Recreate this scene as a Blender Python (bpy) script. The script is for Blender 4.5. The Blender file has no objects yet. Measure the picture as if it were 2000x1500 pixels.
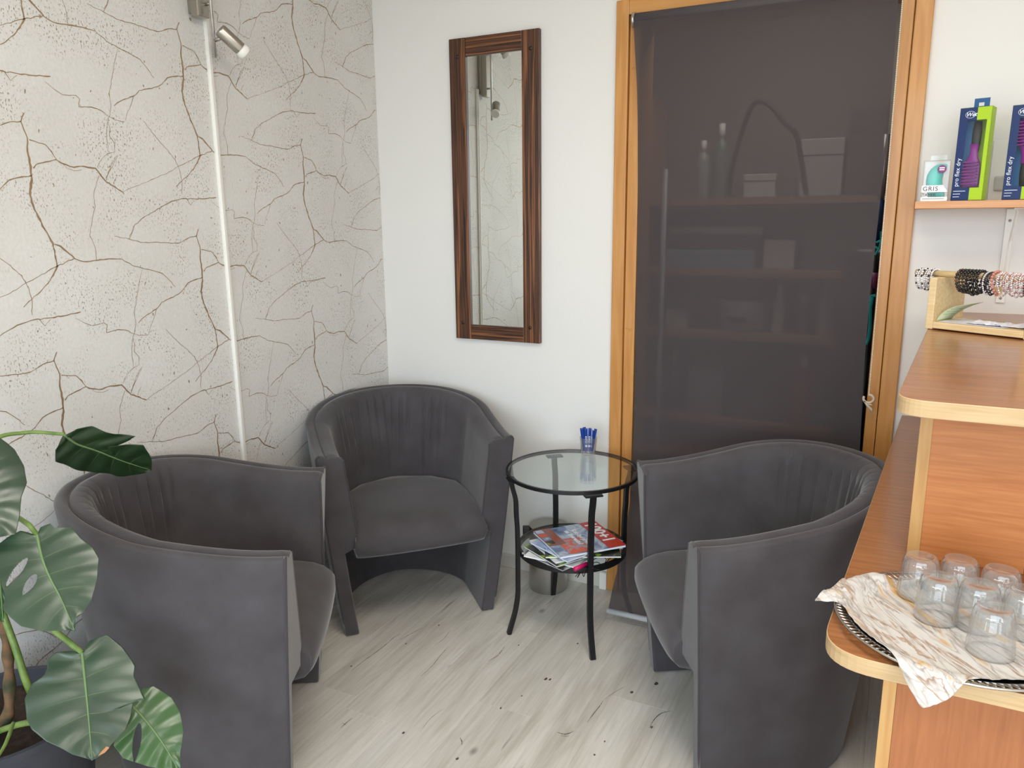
import bpy, bmesh, math, random
from mathutils import Vector, Matrix, noise as mnoise
random.seed(7)
sc = bpy.context.scene
col = sc.collection
PI = math.pi

# ------------------------------------------------------------------ camera
# world: corner of the room at the origin, patterned wall x=0, white wall y=0, floor z=0
F_PX, PPX, PPY = 1500.0, 1000.0, 750.0
def _dir(px, py):
    return Vector((px - PPX, -(py - PPY), -F_PX)).normalized()
_up = -_dir(1072, 7700)
_X = -_dir(-2072, 421)
_X = (_X - _X.dot(_up) * _up).normalized()
_Y = _up.cross(_X)
CR = Matrix((_X, _Y, _up))                      # world = CR @ cam
CP = Vector((2.092, -2.881, 1.545))
cam_d = bpy.data.cameras.new('camera'); cam_d.sensor_width = 36.0; cam_d.lens = 27.0
cam_d.clip_start = 0.05; cam_d.clip_end = 100
cam = bpy.data.objects.new('camera', cam_d); col.objects.link(cam)
cam.matrix_world = Matrix.Translation(CP) @ CR.to_4x4()
sc.camera = cam
def ray(px, py): return CR @ _dir(px, py)
def to_px(P):
    c = CR.transposed() @ (Vector(P) - CP); return (PPX + F_PX * c.x / -c.z, PPY - F_PX * c.y / -c.z)
def onz(px, py, z):
    r = ray(px, py); return CP + r * ((z - CP.z) / r.z)
def onx(px, py, x):
    r = ray(px, py); return CP + r * ((x - CP.x) / r.x)
def ony(px, py, y):
    r = ray(px, py); return CP + r * ((y - CP.y) / r.y)

# ------------------------------------------------------------------ world, daylight
sc.view_settings.view_transform = 'Standard'
sc.view_settings.look = 'None'
sc.view_settings.gamma = 1.0
sc.view_settings.use_curve_mapping = False
sc.view_settings.exposure = 0.22
w = bpy.data.worlds.new('sky'); sc.world = w; w.use_nodes = True
bg = w.node_tree.nodes['Background']
bg.inputs[0].default_value = (0.76, 0.88, 1.0, 1); bg.inputs[1].default_value = 5.6
sc.cycles.max_bounces = 12; sc.cycles.transparent_max_bounces = 16
sc.cycles.transmission_bounces = 12; sc.cycles.diffuse_bounces = 6
sc.cycles.caustics_refractive = False; sc.cycles.caustics_reflective = False
sc.cycles.sample_clamp_indirect = 6.0
ROOM_X, ROOM_Y, ROOM_Z = 4.6, -4.6, 2.75
WIN = (0.35, 4.25, 0.45, 2.55)                  # shop window in the front wall
pl = bpy.data.lights.new('window_daylight', 'AREA'); pl.shape = 'RECTANGLE'
pl.size = WIN[1] - WIN[0]; pl.size_y = WIN[3] - WIN[2]; pl.cycles.is_portal = True
po = bpy.data.objects.new('window_daylight', pl); col.objects.link(po)
po.location = ((WIN[0] + WIN[1]) / 2, ROOM_Y - 0.02, (WIN[2] + WIN[3]) / 2)
po.rotation_euler = (PI / 2, 0, 0)
for lx_, ly_ in ((1.85, -1.75), (3.2, -3.3)):  # added lights, out of view, to brighten the floor and upper walls
    ll = bpy.data.lights.new('added_ceiling_light', 'AREA'); ll.shape = 'RECTANGLE'; ll.size = 1.15; ll.size_y = .55; ll.energy = 20; ll.color = (1, .93, .83)
    lo_ = bpy.data.objects.new('added_ceiling_light', ll); col.objects.link(lo_); lo_.location = (lx_, ly_, ROOM_Z - .06)
cl = bpy.data.lights.new('closet_fill_light', 'AREA'); cl.size = 0.5; cl.energy = 9; cl.color = (1, .95, .9)  # added fill light so things behind the blind show, no fixture built
co = bpy.data.objects.new('closet_fill_light', cl); col.objects.link(co); co.location = (1.6, .35, 2.55)

# ------------------------------------------------------------------ helpers
def S(r, g, b):
    f = lambda c: (c / 12.92 if c <= .04045 else ((c + .055) / 1.055) ** 2.4)
    return (f(r / 255), f(g / 255), f(b / 255), 1.0)
MATS = {}
def mat(name, c, rough=.5, metal=0.0, c2=None, nscale=8.0, stretch=(1, 1, 1), ramp=(.35, .65), detail=4.0,
        bump=0.0, bscale=200.0, sheen=0.0, coat=0.0, rnd=False, trans=0.0, ior=1.45, spec=None, distort=0.0, emit=None):
    m = bpy.data.materials.new(name); m.use_nodes = True; nt = m.node_tree
    b = nt.nodes['Principled BSDF']
    b.inputs['Base Color'].default_value = c; b.inputs['Roughness'].default_value = rough
    b.inputs['Metallic'].default_value = metal; b.inputs['Sheen Weight'].default_value = sheen
    b.inputs['Sheen Roughness'].default_value = .4
    b.inputs['Coat Weight'].default_value = coat; b.inputs['Coat Roughness'].default_value = .12
    b.inputs['Transmission Weight'].default_value = trans; b.inputs['IOR'].default_value = ior
    if spec is not None: b.inputs['Specular IOR Level'].default_value = spec
    if c2 is not None or bump:
        tc = nt.nodes.new('ShaderNodeTexCoord'); mp = nt.nodes.new('ShaderNodeMapping')
        mp.inputs['Scale'].default_value = stretch
        nt.links.new(tc.outputs['Object'], mp.inputs['Vector'])
        if rnd:
            oi = nt.nodes.new('ShaderNodeObjectInfo'); mu = nt.nodes.new('ShaderNodeMath'); mu.operation = 'MULTIPLY'
            mu.inputs[1].default_value = 37.0
            nt.links.new(oi.outputs['Random'], mu.inputs[0]); nt.links.new(mu.outputs[0], mp.inputs['Location'])
    if c2 is not None:
        n = nt.nodes.new('ShaderNodeTexNoise'); n.inputs['Scale'].default_value = nscale
        n.inputs['Detail'].default_value = detail; n.inputs['Distortion'].default_value = distort
        nt.links.new(mp.outputs[0], n.inputs['Vector'])
        r = nt.nodes.new('ShaderNodeValToRGB'); r.color_ramp.elements[0].position = ramp[0]; r.color_ramp.elements[1].position = ramp[1]
        r.color_ramp.elements[0].color = c; r.color_ramp.elements[1].color = c2
        nt.links.new(n.outputs['Fac'], r.inputs[0]); nt.links.new(r.outputs[0], b.inputs['Base Color'])
    if bump:
        n2 = nt.nodes.new('ShaderNodeTexNoise'); n2.inputs['Scale'].default_value = bscale; n2.inputs['Detail'].default_value = 3
        nt.links.new(mp.outputs[0], n2.inputs['Vector'])
        bp = nt.nodes.new('ShaderNodeBump'); bp.inputs['Strength'].default_value = bump; bp.inputs['Distance'].default_value = .002
        nt.links.new(n2.outputs['Fac'], bp.inputs['Height']); nt.links.new(bp.outputs[0], b.inputs['Normal'])
    MATS[name] = m
    return m

def link(name, me, m=None, parent=None, smooth=False, loc=None, rot=None):
    if m is not None:
        me.materials.clear() if False else None
        if len(me.materials) == 0:
            for q in (m if isinstance(m, (list, tuple)) else [m]): me.materials.append(q)
    if smooth:
        me.polygons.foreach_set('use_smooth', [True] * len(me.polygons))
    o = bpy.data.objects.new(name, me); col.objects.link(o)
    if parent is not None: o.parent = parent
    if loc is not None: o.location = loc
    if rot is not None: o.rotation_euler = rot
    return o
def from_grid(rows, cu=False, cv=False, flip=False):
    nr, nc = len(rows), len(rows[0])
    vs = [tuple(p) for r in rows for p in r]; fs = []
    for i in range(nr if cv else nr - 1):
        for j in range(nc if cu else nc - 1):
            a = i * nc + j; b = i * nc + (j + 1) % nc; c = ((i + 1) % nr) * nc + (j + 1) % nc; d = ((i + 1) % nr) * nc + j
            fs.append((a, d, c, b) if flip else (a, b, c, d))
    return vs, fs
def mesh(name, vs, fs):
    me = bpy.data.meshes.new(name); me.from_pydata([tuple(v) for v in vs], [], fs); me.update(); return me
class MB:
    """collects shapes into one mesh"""
    def __init__(s): s.v = []; s.f = []; s.mi = []; s.k = 0
    def add(s, vs, fs):
        o = len(s.v); s.v += [tuple(p) for p in vs]; s.f += [tuple(i + o for i in q) for q in fs]; s.mi += [s.k] * len(fs); return s
    def box(s, lo, hi, bev=0.0, M=None):
        x0, y0, z0 = lo; x1, y1, z1 = hi
        if bev <= 0:
            vs = [(x, y, z) for z in (z0, z1) for y in (y0, y1) for x in (x0, x1)]
            fs = [(0, 2, 3, 1), (4, 5, 7, 6), (0, 1, 5, 4), (2, 6, 7, 3), (0, 4, 6, 2), (1, 3, 7, 5)]
        else:
            bm = bmesh.new(); bmesh.ops.create_cube(bm, size=1)
            for v in bm.verts:
                v.co = Vector((x0 + (v.co.x + .5) * (x1 - x0), y0 + (v.co.y + .5) * (y1 - y0), z0 + (v.co.z + .5) * (z1 - z0)))
            bmesh.ops.bevel(bm, geom=list(bm.edges), offset=bev, segments=2, affect='EDGES', profile=.5)
            bm.verts.index_update()
            vs = [tuple(v.co) for v in bm.verts]; fs = [tuple(v.index for v in f.verts) for f in bm.faces]; bm.free()
        if M is not None: vs = [tuple(M @ Vector(p)) for p in vs]
        return s.add(vs, fs)
    def tube(s, pts, r, n=8, closed=False, caps=True, flat=None):
        pts = [Vector(p) for p in pts]; N = len(pts)
        rr = r if callable(r) else (lambda t: r)
        tang = []
        for i in range(N):
            a = pts[(i - 1) % N] if (closed or i > 0) else pts[i]; b = pts[(i + 1) % N] if (closed or i < N - 1) else pts[i]
            t = (b - a); tang.append(t.normalized() if t.length > 1e-9 else Vector((0, 0, 1)))
        t0 = tang[0]; ref = Vector((0, 0, 1)) if abs(t0.z) < .9 else Vector((1, 0, 0))
        if flat is not None: ref = Vector(flat)
        nrm = (ref - ref.dot(t0) * t0).normalized(); rows = []
        for i in range(N):
            t = tang[i]
            if flat is not None: nrm = Vector(flat)
            nrm = (nrm - nrm.dot(t) * t).normalized(); bi = t.cross(nrm)
            R = rr(i / max(1, N - 1)); ra, rb = R if isinstance(R, tuple) else (R, R)
            rows.append([pts[i] + nrm * (ra * math.cos(2 * PI * k / n + PI / n)) + bi * (rb * math.sin(2 * PI * k / n + PI / n)) for k in range(n)])
        vs, fs = from_grid(rows, cu=True, cv=closed)
        if caps and not closed:
            fs = fs + [tuple(range(n))[::-1], tuple(range((N - 1) * n, N * n))]
        return s.add(vs, fs)
    def lathe(s, prof, n=32, c=(0, 0, 0), mod=None, M=None):
        rows = []
        for (r, z) in prof:
            row = []
            for k in range(n):
                a = 2 * PI * k / n; q = r * (mod(a, z) if mod else 1)
                p = Vector((c[0] + q * math.cos(a), c[1] + q * math.sin(a), c[2] + z)); row.append(M @ p if M else p)
            rows.append(row)
        vs, fs = from_grid(rows, cu=True); return s.add(vs, fs)
    def ball(s, c, r, n=8, m=6, sc3=(1, 1, 1)):
        pr = [(max(1e-4, math.sin(PI * i / m)) * r, -math.cos(PI * i / m) * r) for i in range(m + 1)]
        rows = [[(c[0] + q * math.cos(2 * PI * k / n) * sc3[0], c[1] + q * math.sin(2 * PI * k / n) * sc3[1], c[2] + z * sc3[2]) for k in range(n)] for q, z in pr]
        vs, fs = from_grid(rows, cu=True); return s.add(vs, fs)
    def prism(s, poly, z0, z1, M=None):
        n = len(poly); vs = [(x, y, z0) for x, y in poly] + [(x, y, z1) for x, y in poly]
        fs = [tuple(range(n))[::-1], tuple(range(n, 2 * n))] + [(i, (i + 1) % n, n + (i + 1) % n, n + i) for i in range(n)]
        if M is not None: vs = [tuple(M @ Vector(p)) for p in vs]
        return s.add(vs, fs)
    def me(s, name):
        me = mesh(name, s.v, s.f)
        if any(s.mi): me.polygons.foreach_set('material_index', s.mi)
        bm = bmesh.new(); bm.from_mesh(me); bmesh.ops.recalc_face_normals(bm, faces=bm.faces); bm.to_mesh(me); bm.free()
        return me
    def build(s, name, m, parent=None, smooth=False, loc=None, rot=None):
        return link(name, s.me(name), m, parent, smooth, loc, rot)
def auto_smooth(o, ang=35):
    me = o.data
    me.polygons.foreach_set('use_smooth', [True] * len(me.polygons))
    try: me.set_sharp_from_angle(angle=math.radians(ang))
    except Exception: pass
    return o
def empty(name, loc=(0, 0, 0), rz=0):
    o = bpy.data.objects.new(name, None); o.empty_display_size = .05; col.objects.link(o); o.location = loc; o.rotation_euler = (0, 0, rz); return o
def tag(o, label, cat, group=None, kind=None):
    o['label'] = label; o['category'] = cat
    if group: o['group'] = group
    if kind: o['kind'] = kind
    return o
def struct(o, label=None, cat=None):
    o['kind'] = 'structure'
    if label: o['label'] = label
    if cat: o['category'] = cat
    return o
def text(name, body, size, m, parent, M, spacing=1.0, ext=0.0002, align='LEFT', shear=0.0, bold=0.0):
    cu = bpy.data.curves.new(name, 'FONT'); cu.body = body; cu.size = size; cu.extrude = ext; cu.space_character = spacing
    cu.align_x = align; cu.shear = shear; cu.offset = bold; cu.resolution_u = 3
    t = bpy.data.objects.new('tmp', cu); col.objects.link(t)
    bpy.context.view_layer.update()
    me = bpy.data.meshes.new_from_object(t.evaluated_get(bpy.context.evaluated_depsgraph_get()))
    bpy.data.objects.remove(t); bpy.data.curves.remove(cu)
    me.transform(M); me.materials.clear()
    return link(name, me, m, parent)
def lerp(a, b, t): return a + (b - a) * t
def poly_at(P, t):
    """point at normalised arc length t on a polyline of Vectors"""
    L = [0.0]
    for a, b in zip(P, P[1:]): L.append(L[-1] + (b - a).length)
    s = t * L[-1]
    for i in range(len(P) - 1):
        if s <= L[i + 1] or i == len(P) - 2:
            d = L[i + 1] - L[i]; return P[i].lerp(P[i + 1], 0 if d < 1e-9 else min(1, max(0, (s - L[i]) / d)))
def smoothline(P, n=40):
    """Catmull-Rom through points"""
    P = [Vector(p) for p in P]; Q = [P[0] * 2 - P[1]] + P + [P[-1] * 2 - P[-2]]; out = []
    m = len(P) - 1
    for i in range(n + 1):
        t = i / n * m; k = min(int(t), m - 1); u = t - k
        a, b, c, d = Q[k], Q[k + 1], Q[k + 2], Q[k + 3]
        out.append(.5 * ((2 * b) + (c - a) * u + (2 * a - 5 * b + 4 * c - d) * u * u + (3 * b - a - 3 * c + d) * u ** 3))
    return out

# ------------------------------------------------------------------ materials
mat('white_paint', S(230, 228, 224), .75, bump=.15, bscale=90)
mat('ceiling_paint', S(236, 234, 230), .85)
mat('pine', S(186, 126, 62), .42, c2=S(206, 150, 84), nscale=5, stretch=(9, 9, .6), ramp=(.3, .7), detail=6, distort=.6, coat=.25)
mat('pine_h', S(186, 126, 62), .42, c2=S(206, 150, 84), nscale=5, stretch=(.6, 9, 9), ramp=(.3, .7), detail=6, distort=.6, coat=.25)
mat('counter_top', S(140, 88, 50), .3, c2=S(166, 108, 64), nscale=7, stretch=(.8, 14, 1), detail=7, coat=.35)
mat('cherry_h', S(180, 110, 58), .42, c2=S(200, 130, 76), nscale=6, stretch=(1.2, 6, 22), ramp=(.3, .7), detail=7, distort=.5)
mat('cherry_v', S(152, 93, 55), .42, c2=S(172, 108, 66), nscale=6, stretch=(16, 6, .9), ramp=(.3, .7), detail=7, distort=.5)
mat('beech', S(188, 156, 112), .45, c2=S(202, 172, 130), nscale=9, stretch=(1, 1, 22), detail=6)
mat('beech_v', S(188, 140, 84), .45, c2=S(200, 156, 98), nscale=7, stretch=(16, 16, .8), detail=6)
mat('raw_pine', S(218, 188, 138), .55, c2=S(230, 206, 162), nscale=6, stretch=(2, 20, 20), detail=6)
mat('fabric', S(72, 68, 70), .95, c2=S(84, 81, 84), nscale=9, ramp=(.3, .72), detail=8, bump=.25, bscale=420, sheen=.35, spec=.15)
mat('piping_fabric', S(70, 66, 69), .95, sheen=.3, spec=.15)
mat('black_metal', S(22, 22, 24), .38, spec=.5)
mat('black_plastic', S(20, 20, 22), .4)
mat('steel', S(196, 194, 190), .28, 1.0)
mat('brushed', S(172, 166, 156), .32, 1.0, bump=.05, bscale=300)
mat('aluminium', S(226, 230, 236), .4, .25)
mat('white_plastic', S(238, 236, 230), .45)
mat('frosted', S(235, 232, 226), .5, trans=.35)
mat('baseboard', S(206, 200, 190), .55)
mat('soil', S(38, 28, 22), .95, c2=S(60, 46, 36), nscale=60, bump=.8, bscale=80)
mat('pot', S(52, 54, 62), .55, c2=S(58, 60, 68), nscale=20)
mat('clear', S(250, 252, 252), .02, trans=1.0, ior=1.45)
mat('paper', S(236, 236, 238), .7)
mat('soft_white', S(228, 228, 236), .35)

def stripes(name, cols, scale, axis='X', distort=2.0, rough=.35):
    m = bpy.data.materials.new(name); m.use_nodes = True; nt = m.node_tree; b = nt.nodes['Principled BSDF']
    tc = nt.nodes.new('ShaderNodeTexCoord'); mp = nt.nodes.new('ShaderNodeMapping')
    mp.inputs['Scale'].default_value = (1, 1, .02) if axis == 'X' else (.02, 1, 1)
    n = nt.nodes.new('ShaderNodeTexNoise'); n.inputs['Scale'].default_value = scale; n.inputs['Detail'].default_value = 3; n.inputs['Distortion'].default_value = .15
    r = nt.nodes.new('ShaderNodeValToRGB'); els = r.color_ramp.elements
    els[0].position = .3; els[0].color = cols[0]; els[1].position = .72; els[1].color = cols[-1]
    for i, c in enumerate(cols[1:-1]):
        e = els.new(.3 + .42 * (i + 1) / (len(cols) - 1)); e.color = c
    nt.links.new(tc.outputs['Object'], mp.inputs[0]); nt.links.new(mp.outputs[0], n.inputs['Vector'])
    nt.links.new(n.outputs['Fac'], r.inputs[0]); nt.links.new(r.outputs[0], b.inputs['Base Color'])
    b.inputs['Roughness'].default_value = rough; MATS[name] = m
zc = [S(28, 16, 12), S(96, 58, 36), S(40, 23, 16), S(142, 90, 54), S(66, 38, 25)]
stripes('zebrano_v', zc, 75, 'X'); stripes('zebrano_h', zc, 75, 'Z')

def pane_material(name, tint, refl_rough=.0, boost=1.0, haze=0.0):
    m = bpy.data.materials.new(name); m.use_nodes = True; nt = m.node_tree; nt.nodes.clear()
    o = nt.nodes.new('ShaderNodeOutputMaterial'); mx = nt.nodes.new('ShaderNodeMixShader'); t = nt.nodes.new('ShaderNodeBsdfTransparent')
    g = nt.nodes.new('ShaderNodeBsdfGlossy'); lw = nt.nodes.new('ShaderNodeLayerWeight')
    pw = nt.nodes.new('ShaderNodeMath'); pw.operation = 'POWER'; pw.inputs[1].default_value = 5.0; nt.links.new(lw.outputs['Facing'], pw.inputs[0])
    fr = nt.nodes.new('ShaderNodeMath'); fr.operation = 'MULTIPLY_ADD'; fr.inputs[1].default_value = .96; fr.inputs[2].default_value = .04; nt.links.new(pw.outputs[0], fr.inputs[0])
    t.inputs[0].default_value = tint; g.inputs['Roughness'].default_value = refl_rough
    mu = nt.nodes.new('ShaderNodeMath'); mu.operation = 'MULTIPLY'; mu.inputs[1].default_value = boost; mu.use_clamp = True
    nt.links.new(fr.outputs[0], mu.inputs[0]); nt.links.new(mu.outputs[0], mx.inputs[0])
    nt.links.new(t.outputs[0], mx.inputs[1]); nt.links.new(g.outputs[0], mx.inputs[2])
    if haze:
        df_ = nt.nodes.new('ShaderNodeBsdfDiffuse'); df_.inputs[0].default_value = (.9, .92, .92, 1); m3 = nt.nodes.new('ShaderNodeMixShader'); m3.inputs[0].default_value = haze
        nt.links.new(mx.outputs[0], m3.inputs[1]); nt.links.new(df_.outputs[0], m3.inputs[2]); nt.links.new(m3.outputs[0], o.inputs[0])
    else: nt.links.new(mx.outputs[0], o.inputs[0])
    MATS[name] = m
pane_material('pane', (.93, .96, .95, 1)); pane_material('thin_glass', (.975, .98, .98, 1), .04, 2.4, .05); pane_material('film', (.97, .98, .98, 1), .05)

def wallpaper():
    m = bpy.data.materials.new('wallpaper'); m.use_nodes = True; nt = m.node_tree; N = nt.nodes; L = nt.links
    b = N['Principled BSDF']; b.inputs['Roughness'].default_value = .62
    tc = N.new('ShaderNodeTexCoord')
    def noise(scale, detail=3, sc3=(1, 1, 1), dist=0):
        mp = N.new('ShaderNodeMapping'); mp.inputs['Scale'].default_value = sc3; L.new(tc.outputs['Object'], mp.inputs[0])
        n = N.new('ShaderNodeTexNoise'); n.inputs['Scale'].default_value = scale; n.inputs['Detail'].default_value = detail; n.inputs['Distortion'].default_value = dist
        L.new(mp.outputs[0], n.inputs['Vector']); return n.outputs['Fac']
    def ramp(inp, p0, p1, c0, c1):
        r = N.new('ShaderNodeValToRGB'); r.color_ramp.elements[0].position = p0; r.color_ramp.elements[1].position = p1
        r.color_ramp.elements[0].color = c0; r.color_ramp.elements[1].color = c1; L.new(inp, r.inputs[0]); return r.outputs[0]
    K, W = (0, 0, 0, 1), (1, 1, 1, 1)
    base = ramp(noise(2.6, 4), .3, .7, S(209, 206, 201), S(221, 219, 216))
    fine = ramp(noise(130, 4, (1, 1, .7)), .35, .65, S(204, 202, 197), S(227, 225, 222))
    mx = N.new('ShaderNodeMix'); mx.data_type = 'RGBA'; mx.inputs[0].default_value = .3; L.new(base, mx.inputs[6]); L.new(fine, mx.inputs[7])
    speck = ramp(noise(170, 2, (1, 1.4, .8)), .60, .63, K, W)          # tiny pits
    mask = ramp(noise(6.5, 4), .44, .62, K, W)                            # gathered in clouds
    big = ramp(noise(64, 1, (1, 1.4, .8)), .745, .755, K, W)            # a few larger chips
    mu = N.new('ShaderNodeMath'); mu.operation = 'MULTIPLY'; L.new(speck, mu.inputs[0]); L.new(mask, mu.inputs[1])
    ad = N.new('ShaderNodeMath'); ad.operation = 'MAXIMUM'; L.new(mu.outputs[0], ad.inputs[0]); L.new(big, ad.inputs[1])
    m2 = N.new('ShaderNodeMix'); m2.data_type = 'RGBA'; L.new(ad.outputs[0], m2.inputs[0]); L.new(mx.outputs[2], m2.inputs[6])
    m2.inputs[7].default_value = S(146, 134, 116); L.new(m2.outputs[2], b.inputs['Base Color'])
    bp = N.new('ShaderNodeBump'); bp.inputs['Strength'].default_value = .25; bp.inputs['Distance'].default_value = .002
    L.new(noise(110, 3), bp.inputs['Height']); L.new(bp.outputs[0], b.inputs['Normal'])
    MATS['wallpaper'] = m
wallpaper()
mat('crack_foil', S(150, 122, 92), .42, .35, c2=S(172, 146, 116), nscale=30)

def plank_material():
    m = bpy.data.materials.new('oak_plank'); m.use_nodes = True; nt = m.node_tree; N = nt.nodes; L = nt.links
    b = N['Principled BSDF']; b.inputs['Roughness'].default_value = .42
    tc = N.new('ShaderNodeTexCoord'); oi = N.new('ShaderNodeObjectInfo')
    mu = N.new('ShaderNodeMath'); mu.operation = 'MULTIPLY'; mu.inputs[1].default_value = 53.0; L.new(oi.outputs['Random'], mu.inputs[0])
    def vec(sc3):
        mp = N.new('ShaderNodeMapping'); mp.inputs['Scale'].default_value = sc3
        L.new(tc.outputs['Object'], mp.inputs[0]); L.new(mu.outputs[0], mp.inputs['Location']); return mp.outputs[0]
    def noise(scale, detail, sc3, dist=0):
        n = N.new('ShaderNodeTexNoise'); n.inputs['Scale'].default_value = scale; n.inputs['Detail'].default_value = detail; n.inputs['Distortion'].default_value = dist
        L.new(vec(sc3), n.inputs['Vector']); return n.outputs['Fac']
    def ramp(inp, st):
        r = N.new('ShaderNodeValToRGB'); e = r.color_ramp.elements; e[0].position, e[0].color = st[0]; e[1].position, e[1].color = st[-1]
        for p, c in st[1:-1]:
            q = e.new(p); q.color = c
        L.new(inp, r.inputs[0]); return r.outputs[0]
    g1 = ramp(noise(9, 7, (1, .16, 1), 1.1), [(.28, S(170, 163, 151)), (.46, S(208, 203, 193)), (.72, S(228, 225, 218))])
    g2 = ramp(noise(85, 5, (1, .06, 1), .6), [(.3, S(188, 182, 172)), (.64, S(224, 220, 213))])
    mx = N.new('ShaderNodeMix'); mx.data_type = 'RGBA'; mx.inputs[0].default_value = .45; L.new(g1, mx.inputs[6]); L.new(g2, mx.inputs[7])
    # split lines along the grain and small knots
    K, W = (0, 0, 0, 1), (1, 1, 1, 1)
    ln = ramp(noise(48, 3, (1, .045, 1), .5), [(.66, K), (.72, W)])
    lm = ramp(noise(3.2, 3, (1, .5, 1)), [(.53, K), (.63, W)])
    vo = N.new('ShaderNodeTexVoronoi'); vo.inputs['Scale'].default_value = 5.0; L.new(vec((1, .6, 1)), vo.inputs['Vector'])
    kn = ramp(vo.outputs['Distance'], [(.02, W), (.075, K)])
    m1 = N.new('ShaderNodeMath'); m1.operation = 'MULTIPLY'; L.new(ln, m1.inputs[0]); L.new(lm, m1.inputs[1])
    m3 = N.new('ShaderNodeMath'); m3.operation = 'MAXIMUM'; L.new(m1.outputs[0], m3.inputs[0]); L.new(kn, m3.inputs[1])
    m4 = N.new('ShaderNodeMath'); m4.operation = 'MULTIPLY'; m4.inputs[1].default_value = .6; L.new(m3.outputs[0], m4.inputs[0])
    m2 = N.new('ShaderNodeMix'); m2.data_type = 'RGBA'; L.new(m4.outputs[0], m2.inputs[0]); L.new(mx.outputs[2], m2.inputs[6]); m2.inputs[7].default_value = S(74, 64, 56)
    hv = N.new('ShaderNodeHueSaturation'); mr = N.new('ShaderNodeMapRange'); mr.inputs[3].default_value = .93; mr.inputs[4].default_value = 1.06
    L.new(oi.outputs['Random'], mr.inputs[0]); L.new(mr.outputs[0], hv.inputs['Value']); L.new(m2.outputs[2], hv.inputs['Color'])
    L.new(hv.outputs[0], b.inputs['Base Color'])
    bp = N.new('ShaderNodeBump'); bp.inputs['Strength'].default_value = .12; bp.inputs['Distance'].default_value = .001
    L.new(noise(90, 3, (1, .06, 1)), bp.inputs['Height']); L.new(bp.outputs[0], b.inputs['Normal'])
    MATS['oak_plank'] = m
plank_material()

# ------------------------------------------------------------------ room shell
def wall_with_hole(name, axis, plane, th, a0, a1, z0, z1, hole, m):
    """axis 'y': wall in the plane y=plane, thick towards +th; hole=(b0,b1,h0,h1)"""
    mb = MB()
    def bx(p0, p1, q0, q1):
        if p1 - p0 < 1e-4 or q1 - q0 < 1e-4: return
        lo = (p0, min(plane, plane + th), q0); hi = (p1, max(plane, plane + th), q1); mb.box(lo, hi)
    b0, b1, h0, h1 = hole
    bx(a0, b0, z0, z1); bx(b1, a1, z0, z1); bx(b0, b1, z0, h0); bx(b0, b1, h1, z1)
    return struct(mb.build(name, m))
CAS = dict(x0=1.0931, x1=1.141, x2=1.186, x3=2.028, x4=2.0665, x5=2.118, top=2.309)
struct(MB().box((-.15, ROOM_Y - .2, -.05), (0, 1.3, ROOM_Z)).build('wall_left', MATS['wallpaper']))
wall_left = bpy.data.objects['wall_left']
wall_with_hole('wall_back', 'y', 0, .14, 0, ROOM_X, -.05, ROOM_Z, (CAS['x1'] - .01, CAS['x4'] + .01, -.05, CAS['top'] - .045), MATS['white_paint'])
struct(MB().box((ROOM_X, ROOM_Y - .2, -.05), (ROOM_X + .15, .14, ROOM_Z)).build('wall_right', MATS['white_paint']))
wall_with_hole('wall_front', 'y', ROOM_Y, -.2, 0, ROOM_X, -.05, ROOM_Z, WIN, MATS['white_paint'])
struct(MB().box((-.15, ROOM_Y - .2, ROOM_Z), (ROOM_X + .15, .0, ROOM_Z + .1)).build('ceiling', MATS['ceiling_paint']))
# shop window frame
wf = struct(empty('window_1', ((WIN[0] + WIN[1]) / 2, ROOM_Y, WIN[2])), 'large shop window facing the street', 'window')
mb = MB(); cx = (WIN[1] - WIN[0]) / 2; hh = WIN[3] - WIN[2]
for a, b, c, d in ((-cx, -cx + .06, 0, hh), (cx - .06, cx, 0, hh), (-cx, cx, 0, .06), (-cx, cx, hh - .06, hh), (-.65, -.6, 0, hh), (.65, .7, 0, hh)):
    mb.box((a, -.16, c), (b, -.09, d))
mb.build('window_frame', MATS['white_plastic'], wf)
# unseen ceiling panels, added to go with the extra light from above
for lx_, ly_ in ((1.85, -1.75), (3.2, -3.3)):
    cpn = tag(empty('added_ceiling_panel', (lx_, ly_, ROOM_Z)), 'added flat rectangular light panel, out of view above the %s' % ('waiting corner' if ly_ > -2 else 'counter side of the room'), 'lamp', 'added ceiling light panels')
    MB().box((-.6, -.3, -.05), (.6, .3, 0), .004).build('housing', MATS['white_plastic'], cpn); MB().box((-.575, -.275, -.054), (.575, .275, -.0502)).build('diffuser', MATS['white_plastic'], cpn)
# street outside
MB().box((-12, -22, -.25), (16, ROOM_Y - .2, -.2)).build('pavement', mat('pavement', S(176, 166, 150), .9))
struct(bpy.data.objects['pavement'], 'pale pavement outside the shop window', 'pavement')

# floor: individual planks, long side along y
floor = struct(MB().box((0, ROOM_Y, -.05), (ROOM_X, .0, -.012)).build('floor', mat('subfloor', S(90, 82, 72), .9)))
PWID, PLEN = .19, 1.285
def plank_mesh(w_, l_):
    e = .0006; d = .011
    vs = [(e, e, 0), (w_ - e, e, 0), (w_ - e, l_ - e, 0), (e, l_ - e, 0), (.0001, .0001, -.0006), (w_ - .0001, .0001, -.0006), (w_ - .0001, l_ - .0001, -.0006), (.0001, l_ - .0001, -.0006)]
    vs += [(x, y, -d) for x, y, z in vs[4:]]
    fs = [(0, 1, 2, 3)] + [(4 + i, 4 + (i + 1) % 4, (i + 1) % 4, i) for i in range(4)] + [(8 + i, 8 + (i + 1) % 4, 4 + (i + 1) % 4, 4 + i) for i in range(4)]
    return mesh('plank', vs, fs)
PM = {}
x = .60 - 4 * PWID; ri = 0
offs = [0, .47, .83, .29, .66, .12, .95]
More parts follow.
